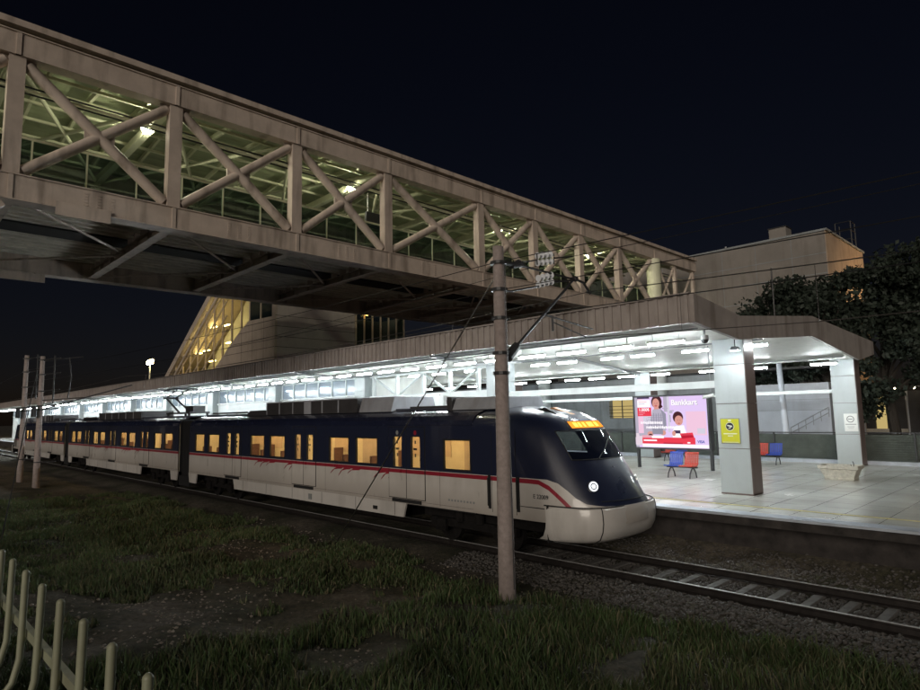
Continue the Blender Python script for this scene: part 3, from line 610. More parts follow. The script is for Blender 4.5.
def car(x0,x1,doors,wins,root,end):
    """one car between x0<x1; end=+1 -> nose at +x side"""
    L_=M['liv'] if end else M['livm']
    xb=x1 if not end else -10.85
    y=CY-1.46; yi=CY-1.40
    holes=[(a,c,1.92,2.66) for a,c in wins]
    for d in doors:
        holes+= [(d-.50-.18-.0,d-.50+.18-.0,1.9,2.72),(d+.14,d+.50,1.9,2.72)] if False else [(d-.58,d-.20,1.90,2.72),(d+.20,d+.58,1.90,2.72)]
    holes.sort()
    b=MB()
    side_shell(b,x0,xb,y,.92,3.02,holes,yi,L_,M['cream'])
    b.use(L_); b.quad((x0,CY+1.46,.92),(xb,CY+1.46,.92),(xb,CY+1.46,3.02),(x0,CY+1.46,3.02)); b.use(M['cream']).quad((x0+.1,CY+1.40,.95),(xb,CY+1.40,.95),(xb,CY+1.40,3.0),(x0+.1,CY+1.40,3.0))
    roof(b,x0,xb,L_ if False else M['blue'])
    b.use(M['roofpaint']).box(x0+.2,xb-.1,CY-.8,CY+.8,3.44,3.50)
    b.use(M['black']); b.box(x0,x0+.06,CY-1.39,CY+1.39,.93,3.3); b.box(x0+.1,xb,CY-1.39,CY+1.39,.88,.94)
    b.use(M['cream']); b.box(x0+.1,xb,CY-1.39,CY+1.39,3.0,3.03); b.box(x0+.1,x0+.16,CY-1.38,CY+1.38,.95,2.99); b.box(xb-.06,xb-.0,CY-1.38,CY+1.38,.95,3.0)
    if not end: b.use(M['black']).box(xb+.001,xb+.04,CY-1.40,CY+1.40,.93,3.3)
    # rain gutter line, seams
    b.use(M['blue']); b.box(x0+.1,xb,y-.012,y+.03,3.025,3.045)
    b.use(M['black'])
    js=sorted([d+sx*1.35 for d in doors for sx in (-1,1)])
    for q in js:
        if x0+.3<q<xb-.2 and not any(a_-.05<q<c_+.05 for a_,c_ in wins): b.box(q-.004,q+.004,y-.0015,y+.001,.95,3.0)
    b.box(x0+.1,xb,y-.0015,y+.001,.998,1.004)
    body=b.build('train_car',root,smooth=True)
    # interior
    i=mb(E_['train']); i.box(x0+.5,xb-.3,CY-.75,CY-.55,2.975,2.99); i.box(x0+.5,xb-.3,CY+.5,CY+.7,2.975,2.99); i.build('ceiling_light',body)
    s=mb(M['seatred'])
    for a,c in wins:
        m_=(a+c)/2
        if end and m_>-13: continue
        for yy in (CY-1.3,CY+.95):
            s.box(m_-.3,m_+.3,yy,yy+.35,1.35,1.47) ; s.box(m_-.06,m_+.02,yy,yy+.38,1.4,2.12)
    for a,c in wins:
        if not(end and (a+c)/2>-13): s.use(M['frame']).box(a-.1,c+.1,CY+1.375,CY+1.395,1.95,2.6)
    for d in doors: s.use(M['tile']).box(d-.62,d+.62,CY+1.37,CY+1.395,.96,2.8)
    s.build('seats',body)
    s=mb(M['steel']); 
    xx=x0+1.2
    while xx<xb-.5: s.tube((xx,CY-.5,.95),(xx,CY-.5,3.0),.02,6); xx+=2.1
    s.tube((x0+.6,CY-.5,2.72),(xb-.5,CY-.5,2.72),.018,6)
    for k in range(int((xb-x0)/.55)): s.beam((x0+.8+k*.55,CY-.5,2.71),(x0+.8+k*.55,CY-.5,2.58),.05,.02)
    s.build('handrail',body)
    for a,c in wins:
        w=mb(G['train']); w.box(a,c,y+.006,y+.012,1.92,2.66); wo=w.build('window_pane',body)
        f=mb(M['black'])
        for (p,q,r,t) in ((a-.03,a+.015,1.89,2.69),(c-.015,c+.03,1.89,2.69),(a+.015,c-.015,1.89,1.935),(a+.015,c-.015,2.645,2.69)): f.box(p,q,y-.006,y+.004,r,t)
        f.build('window_frame',body)
    for d in doors:
        f=mb(L_); 
        b2=MB()
        for sx in (-1,1):
            a,c=(d-.765,d-.012) if sx<0 else (d+.012,d+.765)
            hx=(d-.58,d-.20) if sx<0 else (d+.20,d+.58)
            side_shell(b2,a,c,y-.014,1.06,2.98,[(hx[0],hx[1],1.9,2.72)],y-.002,L_,M['black'])
            b2.use(M['black']); b2.quad((a,y-.014,1.06),(a,y,1.06),(a,y,2.98),(a,y-.014,2.98)); b2.quad((c,y-.014,1.06),(c,y,1.06),(c,y,2.98),(c,y-.014,2.98))
            # dark seal round the leaf
            for (p,q,r,t) in ((a-.02,a,1.04,3.0),(c,c+.011 if sx<0 else c+.02,1.04,3.0)): b2.box(p,q,y-.01,y+.0,r,t)
            b2.box(a,c,y-.01,y,2.98,3.0); b2.box(a,c,y-.01,y,1.04,1.06)
            b2.use(G['train']).box(hx[0],hx[1],y-.009,y-.005,1.9,2.72)
            b2.use(M['signblack'])
            hm=(hx[0]+hx[1])/2
            b2.box(hm-.025,hm+.035,y-.013,y-.0095,2.53,2.62); b2.box(hm-.07,hm+.07,y-.013,y-.0095,2.36,2.42); b2.box(hm-.025,hm+.035,y-.013,y-.0095,2.18,2.27)
            if abs(d+13.4)<.3:
                b2.use(M['signgrey'] if sx<0 else M['red']).disc(hm,2.83,.06,.065,y-.0145,16,.003)
        b2.use(M['black']).box(d-.62,d+.62,y-.03,y+.2,.94,1.03)
        b2.build('door',body)
    return body
train=thing('commuter_train','long navy and white commuter train with red stripe stopped at the platform','train',(TRX,CY,0))
wE=[(-28.3,-27.3),(-26.85,-25.75),(-22.85,-21.75),(-21.3,-20.2),(-17.3,-16.22),(-15.82,-14.75),(-11.9,-10.93)]
car1=car(-28.95,-10.85,[-24.42,-18.88,-13.41],wE,train,1)
# --- nose
LV=[(.92,-7.22,1.46),(1.15,-7.22,1.46),(1.30,-7.27,1.46),(1.5,-7.40,1.46),(1.72,-7.54,1.46),(1.94,-7.68,1.46),(2.25,-7.88,1.46),(2.48,-8.03,1.46),(2.7,-8.18,1.46),(2.88,-8.32,1.46),(3.0,-8.42,1.455),(3.12,-8.55,1.42),(3.22,-8.72,1.34),(3.31,-8.98,1.18),(3.39,-9.35,.9),(3.46,-9.85,.5),(3.49,-10.35,.03)]
def lvl(z):
    a=np.array(LV); return np.interp(z,a[:,0],a[:,1]),np.interp(z,a[:,0],a[:,2])
NT=28
def npt(z,th,off=0):
    xt,w=lvl(z); Lc=min(1.95,(xt+10.8)*.93); xs_=xt-Lc; n=2.5
    s_,c_=math.sin(th),math.cos(th); x=xs_+Lc*max(0,s_)**(2/n); y=-w*(abs(c_)**(2/n))*(1 if c_>0 else -1)
    # outward normal approx
    v=Vector((x+off*s_,CY+y-off*c_,z)); 
    if off and z>2: v.z+=off*.5
    return v
ths=[PI*i/NT for i in range(NT+1)]
b=MB().use(M['liv'])
def ringpts(z):
    p0=npt(z,0); p1=npt(z,PI); xb=-10.85
    fr_=[0,.17,.45,.8]
    A=[Vector((xb+(p0.x-xb)*f,p0.y,z)) for f in fr_]; B=[Vector((xb+(p1.x-xb)*f,p1.y,z)) for f in reversed(fr_)]
    return A+[npt(z,t) for t in ths]+B
zz=[l[0] for l in LV]
rows=[ringpts(z) for z in zz]; k=len(rows[0]); vs=[p for r in rows for p in r]; fs=[]; wq=[]
for i in range(len(rows)-1):
    for j in range(k-1):
        th_j=j-4
        zc=(zz[i]+zz[i+1])/2
        if 2.25<zc<2.88 and 8<=th_j<NT-8: continue      # windshield opening
        if 2.25<zc<2.88 and j in (k-6,k-5,k-4): continue             # far cab side window
        fs.append((i*k+j,i*k+j+1,(i+1)*k+j+1,(i+1)*k+j))
b.add(vs,fs)
b.use(M['black']); b.box(-10.84,-8.6,CY-1.2,CY+1.2,1.95,2.0)   # cab desk level
nose=b.build('cab_nose',car1,smooth=True)
w=MB().use(G['wind']); zs_=[2.25,2.48,2.7,2.88]
vs=[npt(z,ths[t],.004) for z in zs_ for t in range(8,NT-7)]; k2=NT-15
w.add(vs,[(i*k2+j,i*k2+j+1,(i+1)*k2+j+1,(i+1)*k2+j) for i in range(3) for j in range(k2-1)]); w.build('windshield',car1,smooth=True)
# windscreen surround + wiper + black panel under the glass
w=MB().use(M['black'])
w.path([npt(2.25,ths[t],.008) for t in range(8,NT-7)],.012,6); w.path([npt(2.88,ths[t],.008) for t in range(8,NT-7)],.012,6)
for t in (8,NT-8): w.path([npt(z,ths[t],.008) for z in zs_],.012,6)
w.path([npt(2.25,ths[12],.03),npt(2.48,ths[14],.03),npt(2.7,ths[16],.03)],.01,6)
w.build('windshield_surround',car1)
# destination display: amber
w=MB().use(M['black'])
def patch(m_,za,zb,ta,tb,off,n=8):
    w.use(m_); A=[npt(za,ta+(tb-ta)*i/n,off) for i in range(n+1)]+[npt(zb,ta+(tb-ta)*i/n,off) for i in range(n+1)]
    w.add(A,[(i,i+1,i+n+2,i+n+1) for i in range(n)])
patch(M['black'],2.91,3.10,1.17,PI-1.17,.012); patch(E_['disp'],2.93,3.08,1.21,PI-1.21,.02)
for (a,c) in ((1.28,1.35),(1.37,1.42),(1.46,1.50),(1.54,1.62),(1.66,1.74)): patch(E_['dispy'],2.955,3.055,a,c,.026,3)
w.build('destination_display',car1)
# headlights
for sgn,nm in ((1,'near'),(-1,'far')):
    th=1.0 if sgn>0 else PI-1.0
    c0=npt(1.70,th,0); nrm=(npt(1.70,th,.1)-c0).normalized(); nrm.z=.25; nrm.normalize()
    h=MB().use(M['steel']); h.tube(c0-nrm*.05,c0+nrm*.03,.13,20,.125)
    ho=h.build('headlight',car1,smooth=True); 
    h=MB().use(E_['head']); h.tube(c0+nrm*.02,c0+nrm*.036,.105,20); h.build('headlight_lens',car1) if False else None
    h=MB().use(E_['head'])
    a_=nrm.cross(Vector((0,0,1))).normalized(); b_=a_.cross(nrm)
    cc=c0+nrm*.034
    h.add([cc+(a_*math.cos(2*PI*i/20)+b_*math.sin(2*PI*i/20))*.105 for i in range(20)],[tuple(range(20))])
    h.use(M['steel']); cc=c0+nrm*.04
    h.add([cc+(a_*math.cos(2*PI*i/20)+b_*math.sin(2*PI*i/20))*rr for rr in (.05,.07) for i in range(20)],[(i,(i+1)%20,20+(i+1)%20,20+i) for i in range(20)])
    lens=h.build('headlight_lens',car1)
# fold crease and vents on the roof front
w=MB().use(M['black']); w.prism([(-9.5,3.40),(-9.05,3.28),(-8.95,3.28),(-9.3,3.43)],'y',CY-.55,CY-.40); w.build('roof_vent_slot',car1)
w=MB().use(mat('orange_roof_marker',(.5,.22,.08),.5)); w.prism([(-9.5,3.40),(-8.95,3.28),(-8.8,3.25),(-9.35,3.43)],'y',CY-.15,CY+.02); w.build('roof_marker',car1)
# bumper / front skirt
w=MB().use(M['bumper'])
BL=[(.54,-7.62,1.38),(.56,-7.5,1.43),(.64,-7.36,1.47),(.80,-7.28,1.49),(.98,-7.25,1.50),(1.16,-7.26,1.50),(1.26,-7.28,1.49),(1.285,-7.31,1.47)]
def bpnt(xt,wd,z,th): 
    Lc=1.36; s_,c_=math.sin(th),math.cos(th); return Vector((xt-Lc+Lc*max(0,s_)**.62,CY-wd*(abs(c_)**.62)*(1 if c_>0 else -1),z))
rows=[]
for z,xt,wd in BL:
    zz_=z; A=[Vector((-8.58,CY-wd,min(z,1.22))),]; B=[Vector((-8.58,CY+wd,min(z,1.22)))]
    rows.append(A+[bpnt(xt,wd,min(z,1.22) if th<.02 or th>PI-.02 else z,th) for th in ths]+B)
k=len(rows[0]); w.add([p for r in rows for p in r],[(i*k+j,i*k+j+1,(i+1)*k+j+1,(i+1)*k+j) for i in range(len(rows)-1) for j in range(k-1)]+[tuple(reversed(range(k)))]+[tuple(range((len(rows)-1)*k,len(rows)*k))])
w.build('bumper',car1,smooth=True)
w=MB().use(M['black'])  # seams
for th in (.93,PI-.93): w.path([bpnt(xt+.004,wd+.004,z,th) for z,xt,wd in BL],.011,6)
w.path([bpnt(-7.31,1.475,1.295,t) for t in ths],.014,6)
w.box(-8.6,-8.585,CY-1.475,CY-1.3,.5,1.22); w.box(-9.35,-8.58,CY-1.464,CY-1.45,1.205,1.222); w.box(-8.585,-8.57,CY-1.505,CY-1.45,1.22,1.30)
w.path([npt(1.40,t,.006) for t in ths[9:20]],.010,6)
w.build('panel_seam',car1)
w=MB().use(M['black']); 
for x in (-10.29,-9.40): w.box(x-.035,x+.035,CY-1.49,CY-1.461,1.08,1.86); 
w.tube((-10.29,CY-1.53,1.15),(-10.29,CY-1.53,1.8),.018,8); w.tube((-9.40,CY-1.53,1.15),(-9.40,CY-1.53,1.8),.018,8); w.build('cab_door_handrail',car1)
w=MB().use(M['black'])
for x in (-10.22,-9.47): w.box(x-.006,x+.006,CY-1.463,CY-1.4595,1.0,2.9)
w.build('cab_door_joint',car1)
text('E 22009',.13,(-8.98,CY-1.464,1.42),M['signblack'],car1,'number_lettering',ex=.001); 
text('TCDD IZBAN',.09,(-11.95,CY-1.464,1.10),M['signgrey'],car1,'number_lettering',ex=.001) if False else None
# small stencil marks: unreadable rows of tiny print
w=mb(M['signgrey'])
for k_ in range(9): w.box(-11.75+k_*.11,-11.69+k_*.11,CY-1.4635,CY-1.461,1.13,1.18)
w.build('stencil_marking',car1)
swoosh(car1,-22.2); swoosh(car1,-16.9)
# skirts
def skirt(body,xa,xb,zt,zb_,m=M['bumper'],name='skirt'):
    y2=CY+1.455; w=mb(m); w.prism([(xa,zt),(xa+.12,zb_),(xb-.12,zb_),(xb,zt)],'y',y2-.05,y2); w.build(name,body)
    w=mb(m); y=CY-1.455; w.prism([(xa,zt),(xa+.12,zb_),(xb-.12,zb_),(xb,zt)],'y',y,y+.05)
    w.use(M['black']); 
    for q in np.arange(xa+.9,xb-.5,1.9): w.box(q-.006,q+.006,y-.004,y+.002,zb_+.02,zt-.02)
    w.box(xa+.15,xb-.15,y-.004,y+.002,zt-.012,zt)
    return w.build(name,body)
w=skirt(car1,-24.35,-13.45,.93,.54); skirt(car1,-29.0,-28.05,.93,.5)
w=mb(M['black']); w.box(-14.95,-14.75,CY-1.475,CY-1.46,.64,.74); w.build('skirt_hatch',car1); w=mb(M['signgrey']); w.box(-18.55,-18.35,CY-1.475,CY-1.46,.62,.80); w.build('skirt_hatch',car1)
w=mb(M['grime']); w.box(-23.8,-14,CY-1.2,CY+1.2,.45,.88); w.box(-13.2,-8.7,CY-1.0,CY+1.0,.6,.9); w.box(-28.5,-24.5,CY-1,CY+1,.6,.9); w.build('underframe_equipment',car1)
bogie(car1,-11.3); bogie(car1,-26.3)
# roof units
w=mb(M['acdark']); w.box(-22.6,-16.5,CY-.95,CY+.8,3.42,3.86)
w.use(M['acgrey'])
for q in (-22.6,-21.6,-20.6,-19.7,-18.6,-17.6): w.box(q,q+.06,CY-.965,CY-.951,3.44,3.85)
w.box(-19.75,-19.3,CY-.97,CY-.95,3.42,3.87); w.box(-22.6,-16.5,CY-.98,CY+.83,3.861,3.90)
w.build('roof_unit',car1)
w=mb(M['acgrey']); w.prism([(CY-1.0,3.42),(CY-.85,3.88),(CY+.7,3.88),(CY+.85,3.42)],'x',-16.35,-14.7); w.build('roof_unit',car1,bevel=.02)
w=mb(M['acdark']); w.prism([(-24.6,3.4),(-24.1,3.62),(-22.75,3.62),(-22.7,3.4)],'y',CY-.9,CY+.6); w.build('roof_unit',car1)
w=mb(M['acgrey']); w.prism([(CY-.95,3.42),(CY-.8,3.74),(CY+.6,3.74),(CY+.8,3.42)],'x',-12.1,-10.3); w.use(M['acdark']).box(-12.3,-12.11,CY-.95,CY+.6,3.4,3.78); w.build('roof_unit',car1,bevel=.02)
w=mb(M['acdark']); w.box(-14.4,-12.5,CY-.5,CY+.5,3.46,3.56); w.tube((-28.5,CY-.6,3.56),(-25,CY-.6,3.56),.04,6); [w.tube((x,CY-.6,3.4),(x,CY-.6,3.58),.03,6) for x in (-28,-27,-26)]; w.build('roof_duct',car1)
# middle car
c=-40.85
wM=sorted([(c+s_*m_-.55,c+s_*m_+.55) for s_ in (-1,1) for m_ in (2.13,3.63,7.75,9.22)])
car2=car(-51.4,-30.3,[c-5.7,c,c+5.7],wM,train,0)
swoosh(car2,c+2.2); swoosh(car2,c-3.6)
skirt(car2,c-5.7,c+5.3,.93,.5); skirt(car2,-31.3,-30.35,.93,.5); skirt(car2,-51.35,-50.4,.93,.5)
w=mb(M['grime']); w.box(c-5,c+5,CY-1.2,CY+1.2,.45,.88); w.box(-31.2,-35.5,CY-1,CY+1,.6,.9); w.box(-46.5,-50.5,CY-1,CY+1,.6,.9); w.build('underframe_equipment',car2)
bogie(car2,-33.4); bogie(car2,-48.4)
w=mb(M['acdark']); w.box(-45.9,-37.5,CY-.95,CY+.8,3.42,3.84); w.use(M['acgrey']); [w.box(q,q+.08,CY-.965,CY-.951,3.44,3.83) for q in np.arange(-45.9,-37.6,1.4)]; w.build('roof_unit',car2)
w=mb(M['acdark']); w.box(-50.5,-47,CY-.8,CY+.7,3.42,3.62); w.build('roof_unit',car2)
# pantograph
w=mb(M['darkm']); w.box(-34.9,-31.6,CY-.5,CY+.5,3.62,3.70)
for x in (-34.7,-31.8):
    for y in (-.45,.45): w.tube((x,CY+y,3.45),(x,CY+y,3.62),.06,8)
for y in (-.3,.3): w.tube((-33.6,CY+y,3.7),(-35.7,CY+y*.8,4.5),.05,8)
for y in (-.3,.3): w.tube((-35.7,CY+y*.8,4.5),(-34.0,CY+y,4.92),.035,8)
w.tube((-35.7,CY-.4,4.5),(-35.7,CY+.4,4.5),.05,8)
for x in (-34.3,-33.8): w.path([(x,CY-.85,4.82),(x,CY-.6,4.95),(x,CY+.6,4.95),(x,CY+.85,4.82)],.03,8)
w.box(-32.7,-31.7,CY-.3,CY+.3,3.7,4.0); w.build('pantograph',car2)
# gangway bellows
for a,c_ in ((-30.3,-28.95),(-52.75,-51.4)):
    w=mb(M['black'])
    n=9
    for i in range(n):
        x=a+(c_-a)*(i+.5)/n; q=(c_-a)/n*.36; w.box(x-q,x+q,CY-1.28,CY+1.28,.7,3.28); 
    w.box(a,c_,CY-1.18,CY+1.18,.8,3.2); w.box(a+.05,c_-.05,CY-1.42,CY-1.30,.3,.75); w.build('gangway_bellows',train)
# third car is the first, turned round
def dup_child(o,parent,px,rz):
    kids={}
    for ch in bpy.data.objects:
        if ch.parent: kids.setdefault(ch.parent.name,[]).append(ch)
    def cp(x,p):
        c=x.copy(); C.objects.link(c); c.parent=p
        for ch in kids.get(x.name,[]): cp(ch,c)
        return c
    c=cp(o,parent); c.location=(px,0,0); c.scale=(-1,1,1)
    for q in [q for q in bpy.data.objects if q.parent==c and q.name.startswith('number_lettering')]: bpy.data.objects.remove(q)
    return c
# car1 mesh local coords are relative to train root (TRX): rotate 180 about root then shift
xt=-28.95-TRX   # local gangway end
dup_child(car1,train,(-52.75-TRX)-(28.95+TRX)*1.0,PI)
# only the leading cab has its headlights switched on
for q in list(bpy.data.objects):
    if q.name.startswith('headlight_lens.') and q.parent is not None and q.parent.name!=car1.name:
        q.data=q.data if q.data.users==0 else off_lens if 'off_lens' in globals() else q.data
        if 'off_lens' not in globals(): off_lens=q.data.copy(); off_lens.materials[0]=M['grey']; q.data=off_lens
# ------------------------------------------------------------------ bridge
NX,FX=-17.36,-25.6
br=thing('pedestrian_bridge','pinkish steel truss footbridge with glazed walkway crossing over the tracks','bridge',((NX+FX)/2,18,8.5))
PY=[-4.8,-1.3,2.2,5.86,9.61,13.27,18.1,21.66,25.24,28.81,32.5]
Ys,Ye=-4.8,37.8
for X_ in (NX,FX):
    s_=1 if X_==NX else -1
    b=mb(M['bridge']); b.box(X_-.2,X_+.2,Ys,Ye,8.5,9.08)
    b.box(X_-.26,X_+.26,Ys,Ye,8.47,8.499); b.box(X_-.24,X_+.24,Ys,Ye,9.081,9.11)
    for y in PY: b.box(X_-.225,X_+.225,y-.05,y+.05,8.499,9.08)
    for y in PY[1:-1]: 
        ym=y+1.85
        for k_ in range(6): 
            for j in range(3): b.box(X_+s_*.2,X_+s_*.215,ym-.3+j*.3-.04,ym-.3+j*.3+.04,8.58+k_*.075,8.61+k_*.075)
    b.build('bottom_chord',br)
    b=mb(M['bridge']); b.box(X_-.2,X_+.2,Ys,Ye,12.03,12.58); b.box(X_-.24,X_+.24,Ys,Ye,12.581,12.61)
    for y in PY: b.box(X_-.225,X_+.225,y-.05,y+.05,12.03,12.58)
    b.build('top_chord',br)
    b=mb(M['bridge']); b.box(X_-.14 if s_>0 else X_-.32,X_+.32 if s_>0 else X_+.14,Ys,Ye,12.70,12.86); b.build('roof_edge',br)
    for y in PY:
        if y==PY[-1]: continue
        b=mb(M['bridge']); b.box(X_-.15,X_+.15,y-.17,y+.17,9.112,12.028); b.box(X_-.02,X_+.02,y-.4,y+.4,9.112,9.4); b.box(X_-.02,X_+.02,y-.4,y+.4,11.8,12.028); b.build('post',br)
    for y0_,y1_ in zip(PY[:-1],PY[1:]):
        b=mb(M['bridge']); b.tube((X_,y0_+.22,11.9),(X_,y1_-.22,9.25),.145,14); b.build('diagonal',br,smooth=True)
        b=mb(M['bridge']); ym=(y0_+y1_)/2; b.tube((X_,y0_+.22,9.25),(X_,y1_-.22,11.9),.135,14); b.prism([(ym-.35,10.4),(ym+.35,10.4),(ym+.35,10.75),(ym-.35,10.75)],'x',X_-.03,X_+.03); b.build('diagonal',br,smooth=True)
    b=mb(M['bridge_in']); b.tube((X_,PY[-1]+.15,9.12),(X_,PY[-1]+.15,12.02),.4,20); b.build('end_column',br,smooth=True)
# end portal frame
b=mb(M['bridge'])
for y in (35.2,37.6): b.box(NX-.1,NX+.1,y-.1,y+.1,9.112,12.02)
b.tube((NX,33,9.2),(NX,35.1,11.9),.07,8); b.tube((NX,35.1,9.2),(NX,33.1,11.9),.07,8); b.tube((NX,35.3,9.2),(NX,37.5,11.9),.07,8); b.build('portal_frame',br)
# deck: ribbed soffit
b=mb(M['deck']); b.box(FX+.27,NX-.27,Ys,Ye,9.14,9.24)
x=NX-.45
while x>FX+.4:
    if not(-22.3<x<-20.9): b.prism([(x-.11,9.139),(x+.11,9.139),(x+.07,8.99),(x-.07,8.99)],'y',Ys,Ye)
    x-=.42
b.use(M['black']).box(-22.1,-21.1,Ys,Ye,9.0,9.05)
b.build('deck',br)
for y in PY:
    b=mb(M['bridge']); b.box(FX+.27,NX-.27,y-.14,y+.14,8.52,8.55); b.box(FX+.27,NX-.27,y-.012,y+.012,8.55,8.78); b.box(FX+.27,NX-.27,y-.1,y+.1,8.781,8.80)
    for x in np.arange(FX+.5,NX-.3,.62): b.box(x-.02,x+.02,y-.13,y+.13,8.8,9.035) if not(-22.2<x<-20.8) else None
    for x in np.arange(FX+.5,NX-.3,1.24): b.box(x-.01,x+.01,y-.12,y-.013,8.551,8.779)
    b.build('floor_beam',br)
for y0_,y1_ in zip(PY[:-1],PY[1:]):
    b=mb(M['bridge']); b.tube((NX-.3,y0_+.2,8.66),((NX+FX)/2,(y1_),8.66),.04,6); b.tube((FX+.3,y0_+.2,8.62),((NX+FX)/2,(y1_),8.62),.04,6); b.build('wind_brace',br)
# walkway: floor, roof, purlins, glazing
b=mb(M['grey']); b.box(FX+.6,NX-.6,Ys,Ye,9.241,9.30); b.build('walkway_floor',br)
b=mb(M['ceil_green']); b.prism([(FX-.1,12.62),((NX+FX)/2,13.0),(NX+.1,12.62),(NX+.1,12.69),((NX+FX)/2,13.07),(FX-.1,12.69)],'y',Ys,Ye); b.build('roof_sheet',br)
b=mb(M['bridge_in'])
for y in np.arange(Ys+.6,Ye,1.22):
    b.beam((FX+.2,y,12.5),((NX+FX)/2,y,12.88),.08,.16); b.beam(((NX+FX)/2,y,12.88),(NX-.2,y,12.5),.08,.16)
for x in np.arange(FX+1,NX-.5,1.15):
    zc=12.53+.38*(1-abs(x-(NX+FX)/2)/4.12)-.14; b.box(x-.04,x+.04,Ys,Ye,zc-.05,zc+.03)
b.build('roof_purlin',br)
b=mb(M['bridge_in'])
for y in PY: b.beam((FX+.2,y,12.2),(NX-.2,y,12.2),.2,.25)
for y0_,y1_ in zip(PY[:-1],PY[1:]): b.tube((FX+.3,y0_,12.15),(NX-.3,y1_,12.15),.06,8); b.tube((NX-.3,y0_,12.15),(FX+.3,y1_,12.15),.06,8)
b.build('roof_cross_brace',br)
for X_ in (NX-.75,FX+.75):
    f=mb(M['bridge_in']); 
    for z in (9.31,10.35,11.6): f.box(X_-.03,X_+.03,Ys,Ye,z,z+.06)
    for y in np.arange(Ys+.2,Ye,1.22): f.box(X_-.025,X_+.025,y-.02,y+.02,9.37,10.35)
    fo=f.build('glazing_frame',br); p=mb(G['balus']); p.box(X_-.01,X_+.01,Ys,Ye,9.37,10.35); p.build('glazing_pane',fo)
b=mb(M['darkm'])
for xx in (-19.2,-19.0,-18.8): b.tube((xx,Ys,12.05),(xx,Ye,12.05),.025,6)
b.build('cable_tray',br)
for i,y in enumerate((-1.5,5.71,13.1,21.67,29.12)):
    o=thing('bridge_lamp',f'small bright round lamp hanging in the footbridge, {ORD[i]} one counted from the left end','lamp',(-19.4,y,12.02),'lamps hung inside the footbridge')
    b=mb(M['darkm']); b.tube((-19.4,y,12.15),(-19.4,y,12.5),.02,6); b.tube((-19.4,y,12.10),(-19.4,y,12.16),.14,12,.06); b.build('lamp_shade',o); b=mb(E_['bridge']); b.sphere((-19.4,y,12.06),.085,12,8); b.build('lamp_bulb',o)
# dark hanging monitor inside bridge + blue sign
o=thing('hanging_monitor','dark information monitor hanging inside the footbridge walkway','monitor',(-19.5,14.0,10.6)); b=mb(M['darkm']); b.box(-19.55,-19.45,13.9,14.8,10.75,11.35); b.build('monitor_case',o); b=mb(M['darkm']); [b.tube((-19.5,y,11.35),(-19.5,y,12.1),.025,6) for y in (14.0,14.7)]; b.build('monitor_hanger',o)
# clearance boards under the chord
o=thing('clearance_board','pale board clamped under the near lower chord of the footbridge','sign',(NX,4.0,8.3)); b=mb(M['bridge']); b.box(NX+.265,NX+.29,3.1,4.3,8.28,8.62); b.build('board_plate',o); b=mb(M['darkm']); [b.box(NX+.2,NX+.264,y-.02,y+.02,8.5,8.56) for y in (3.3,4.1)]; b.build('board_clamp',o)
o=thing('clearance_board','pale board clamped under the far lower chord of the footbridge','sign',(FX,4.0,8.2)); b=mb(M['bridge']); b.box(FX+.265,FX+.29,2.6,4.4,8.16,8.45); b.build('board_plate',o); b=mb(M['darkm']); [b.box(FX+.2,FX+.264,y-.02,y+.02,8.4,8.47) for y in (2.9,4.1)]; b.build('board_clamp',o)
# bridge pier out to the left and a strut that reaches into view
b=mb(M['bridge']); b.box(NX-.4,NX+.4,-1.9,-1.1,-.5,8.468); b.beam((NX,-.9,6.2),(NX,2.05,8.45),.25,.3); b.build('pier',br); b=mb(M['bridge']); b.box(FX-.4,FX+.4,-1.9,-1.1,-.5,8.468); b.build('pier',br)
# rear supports behind the canopy
for X_ in (NX,FX): b=mb(M['white']); b.tube((X_,32.6,-.3),(X_,32.6,8.46),.4,18); b.build('pier',br,smooth=True)
# ------------------------------------------------------------------ stair tower
tw=thing('stair_tower','beige tiled stair tower with sloping glass flank glowing yellow','building',(-38,20,1.05))
Y0,Y1=16.0,21.2
b=MB()
# tiled part of the front face (stepped under the glazing)
b.use(M['tile'])
b.prism([(-30.92,6.0),(-30.92,8.86),(-34.05,8.95),(-34.19,8.92),(-35.32,8.43),(-36.49,7.81),(-37.59,7.16),(-38.85,6.43),(-39.6,6.0)],'y',Y0,Y0+.15)
b.box(-31.25,-30.92,Y0,Y0+.15,8.861,12.6)
b.use(M['tiled']); b.box(-30.98,-30.90,Y0+.15,Y1,6.0,12.6)
b.use(M['black'])
for z in (6.6,7.17,7.74,8.31): b.box(-39.4+ (z-6.0)*1.72,-30.93,Y0-.004,Y0+.002,z-.012,z+.012)
for z in (6.6,7.17,7.74,8.31,8.9,9.5): b.box(-30.902,-30.896,Y0+.02,Y1,z-.012,z+.012)
for x in (-32.2,-33.6,-35.0): b.box(x-.01,x+.01,Y0-.004,Y0+.002,6.0,8.9 if x>-34 else 8.4)
b.build('tiled_wall',tw)
b=mb(M['tile']); # sloping roof slab
sl=[(-36.9,12.75),(-47.75,5.7),(-48.55,5.7),(-37.1,13.15),(-30.9,13.15),(-30.9,12.75)]
b.prism(sl,'y',Y0-.1,Y1+.1)
b.prism([(-38.1,11.2),(-46.64,5.7),(-46.94,5.7),(-38.3,11.35)],'y',Y0-.05,Y0+.05)
b.build('sloping_roof',tw)
b=mb(M['ceil']); b.prism([(-47.4,5.7),(-37.2,12.4),(-31,12.4),(-31,5.7)],'y',18.2,18.3); b.prism([(-40.9,5.7),(-38.5,6.6),(-34.3,9.3),(-31,9.3),(-31,9.1),(-34.3,9.1),(-38.4,6.4),(-40.2,5.7)],'y',Y0+.3,18.19); b.build('stair_hall_lining',tw)
f=mb(M['frame'])
def slopez(x): return 1.9+(x+54.0)*(12.75-1.9)/(-36.9+54.0)
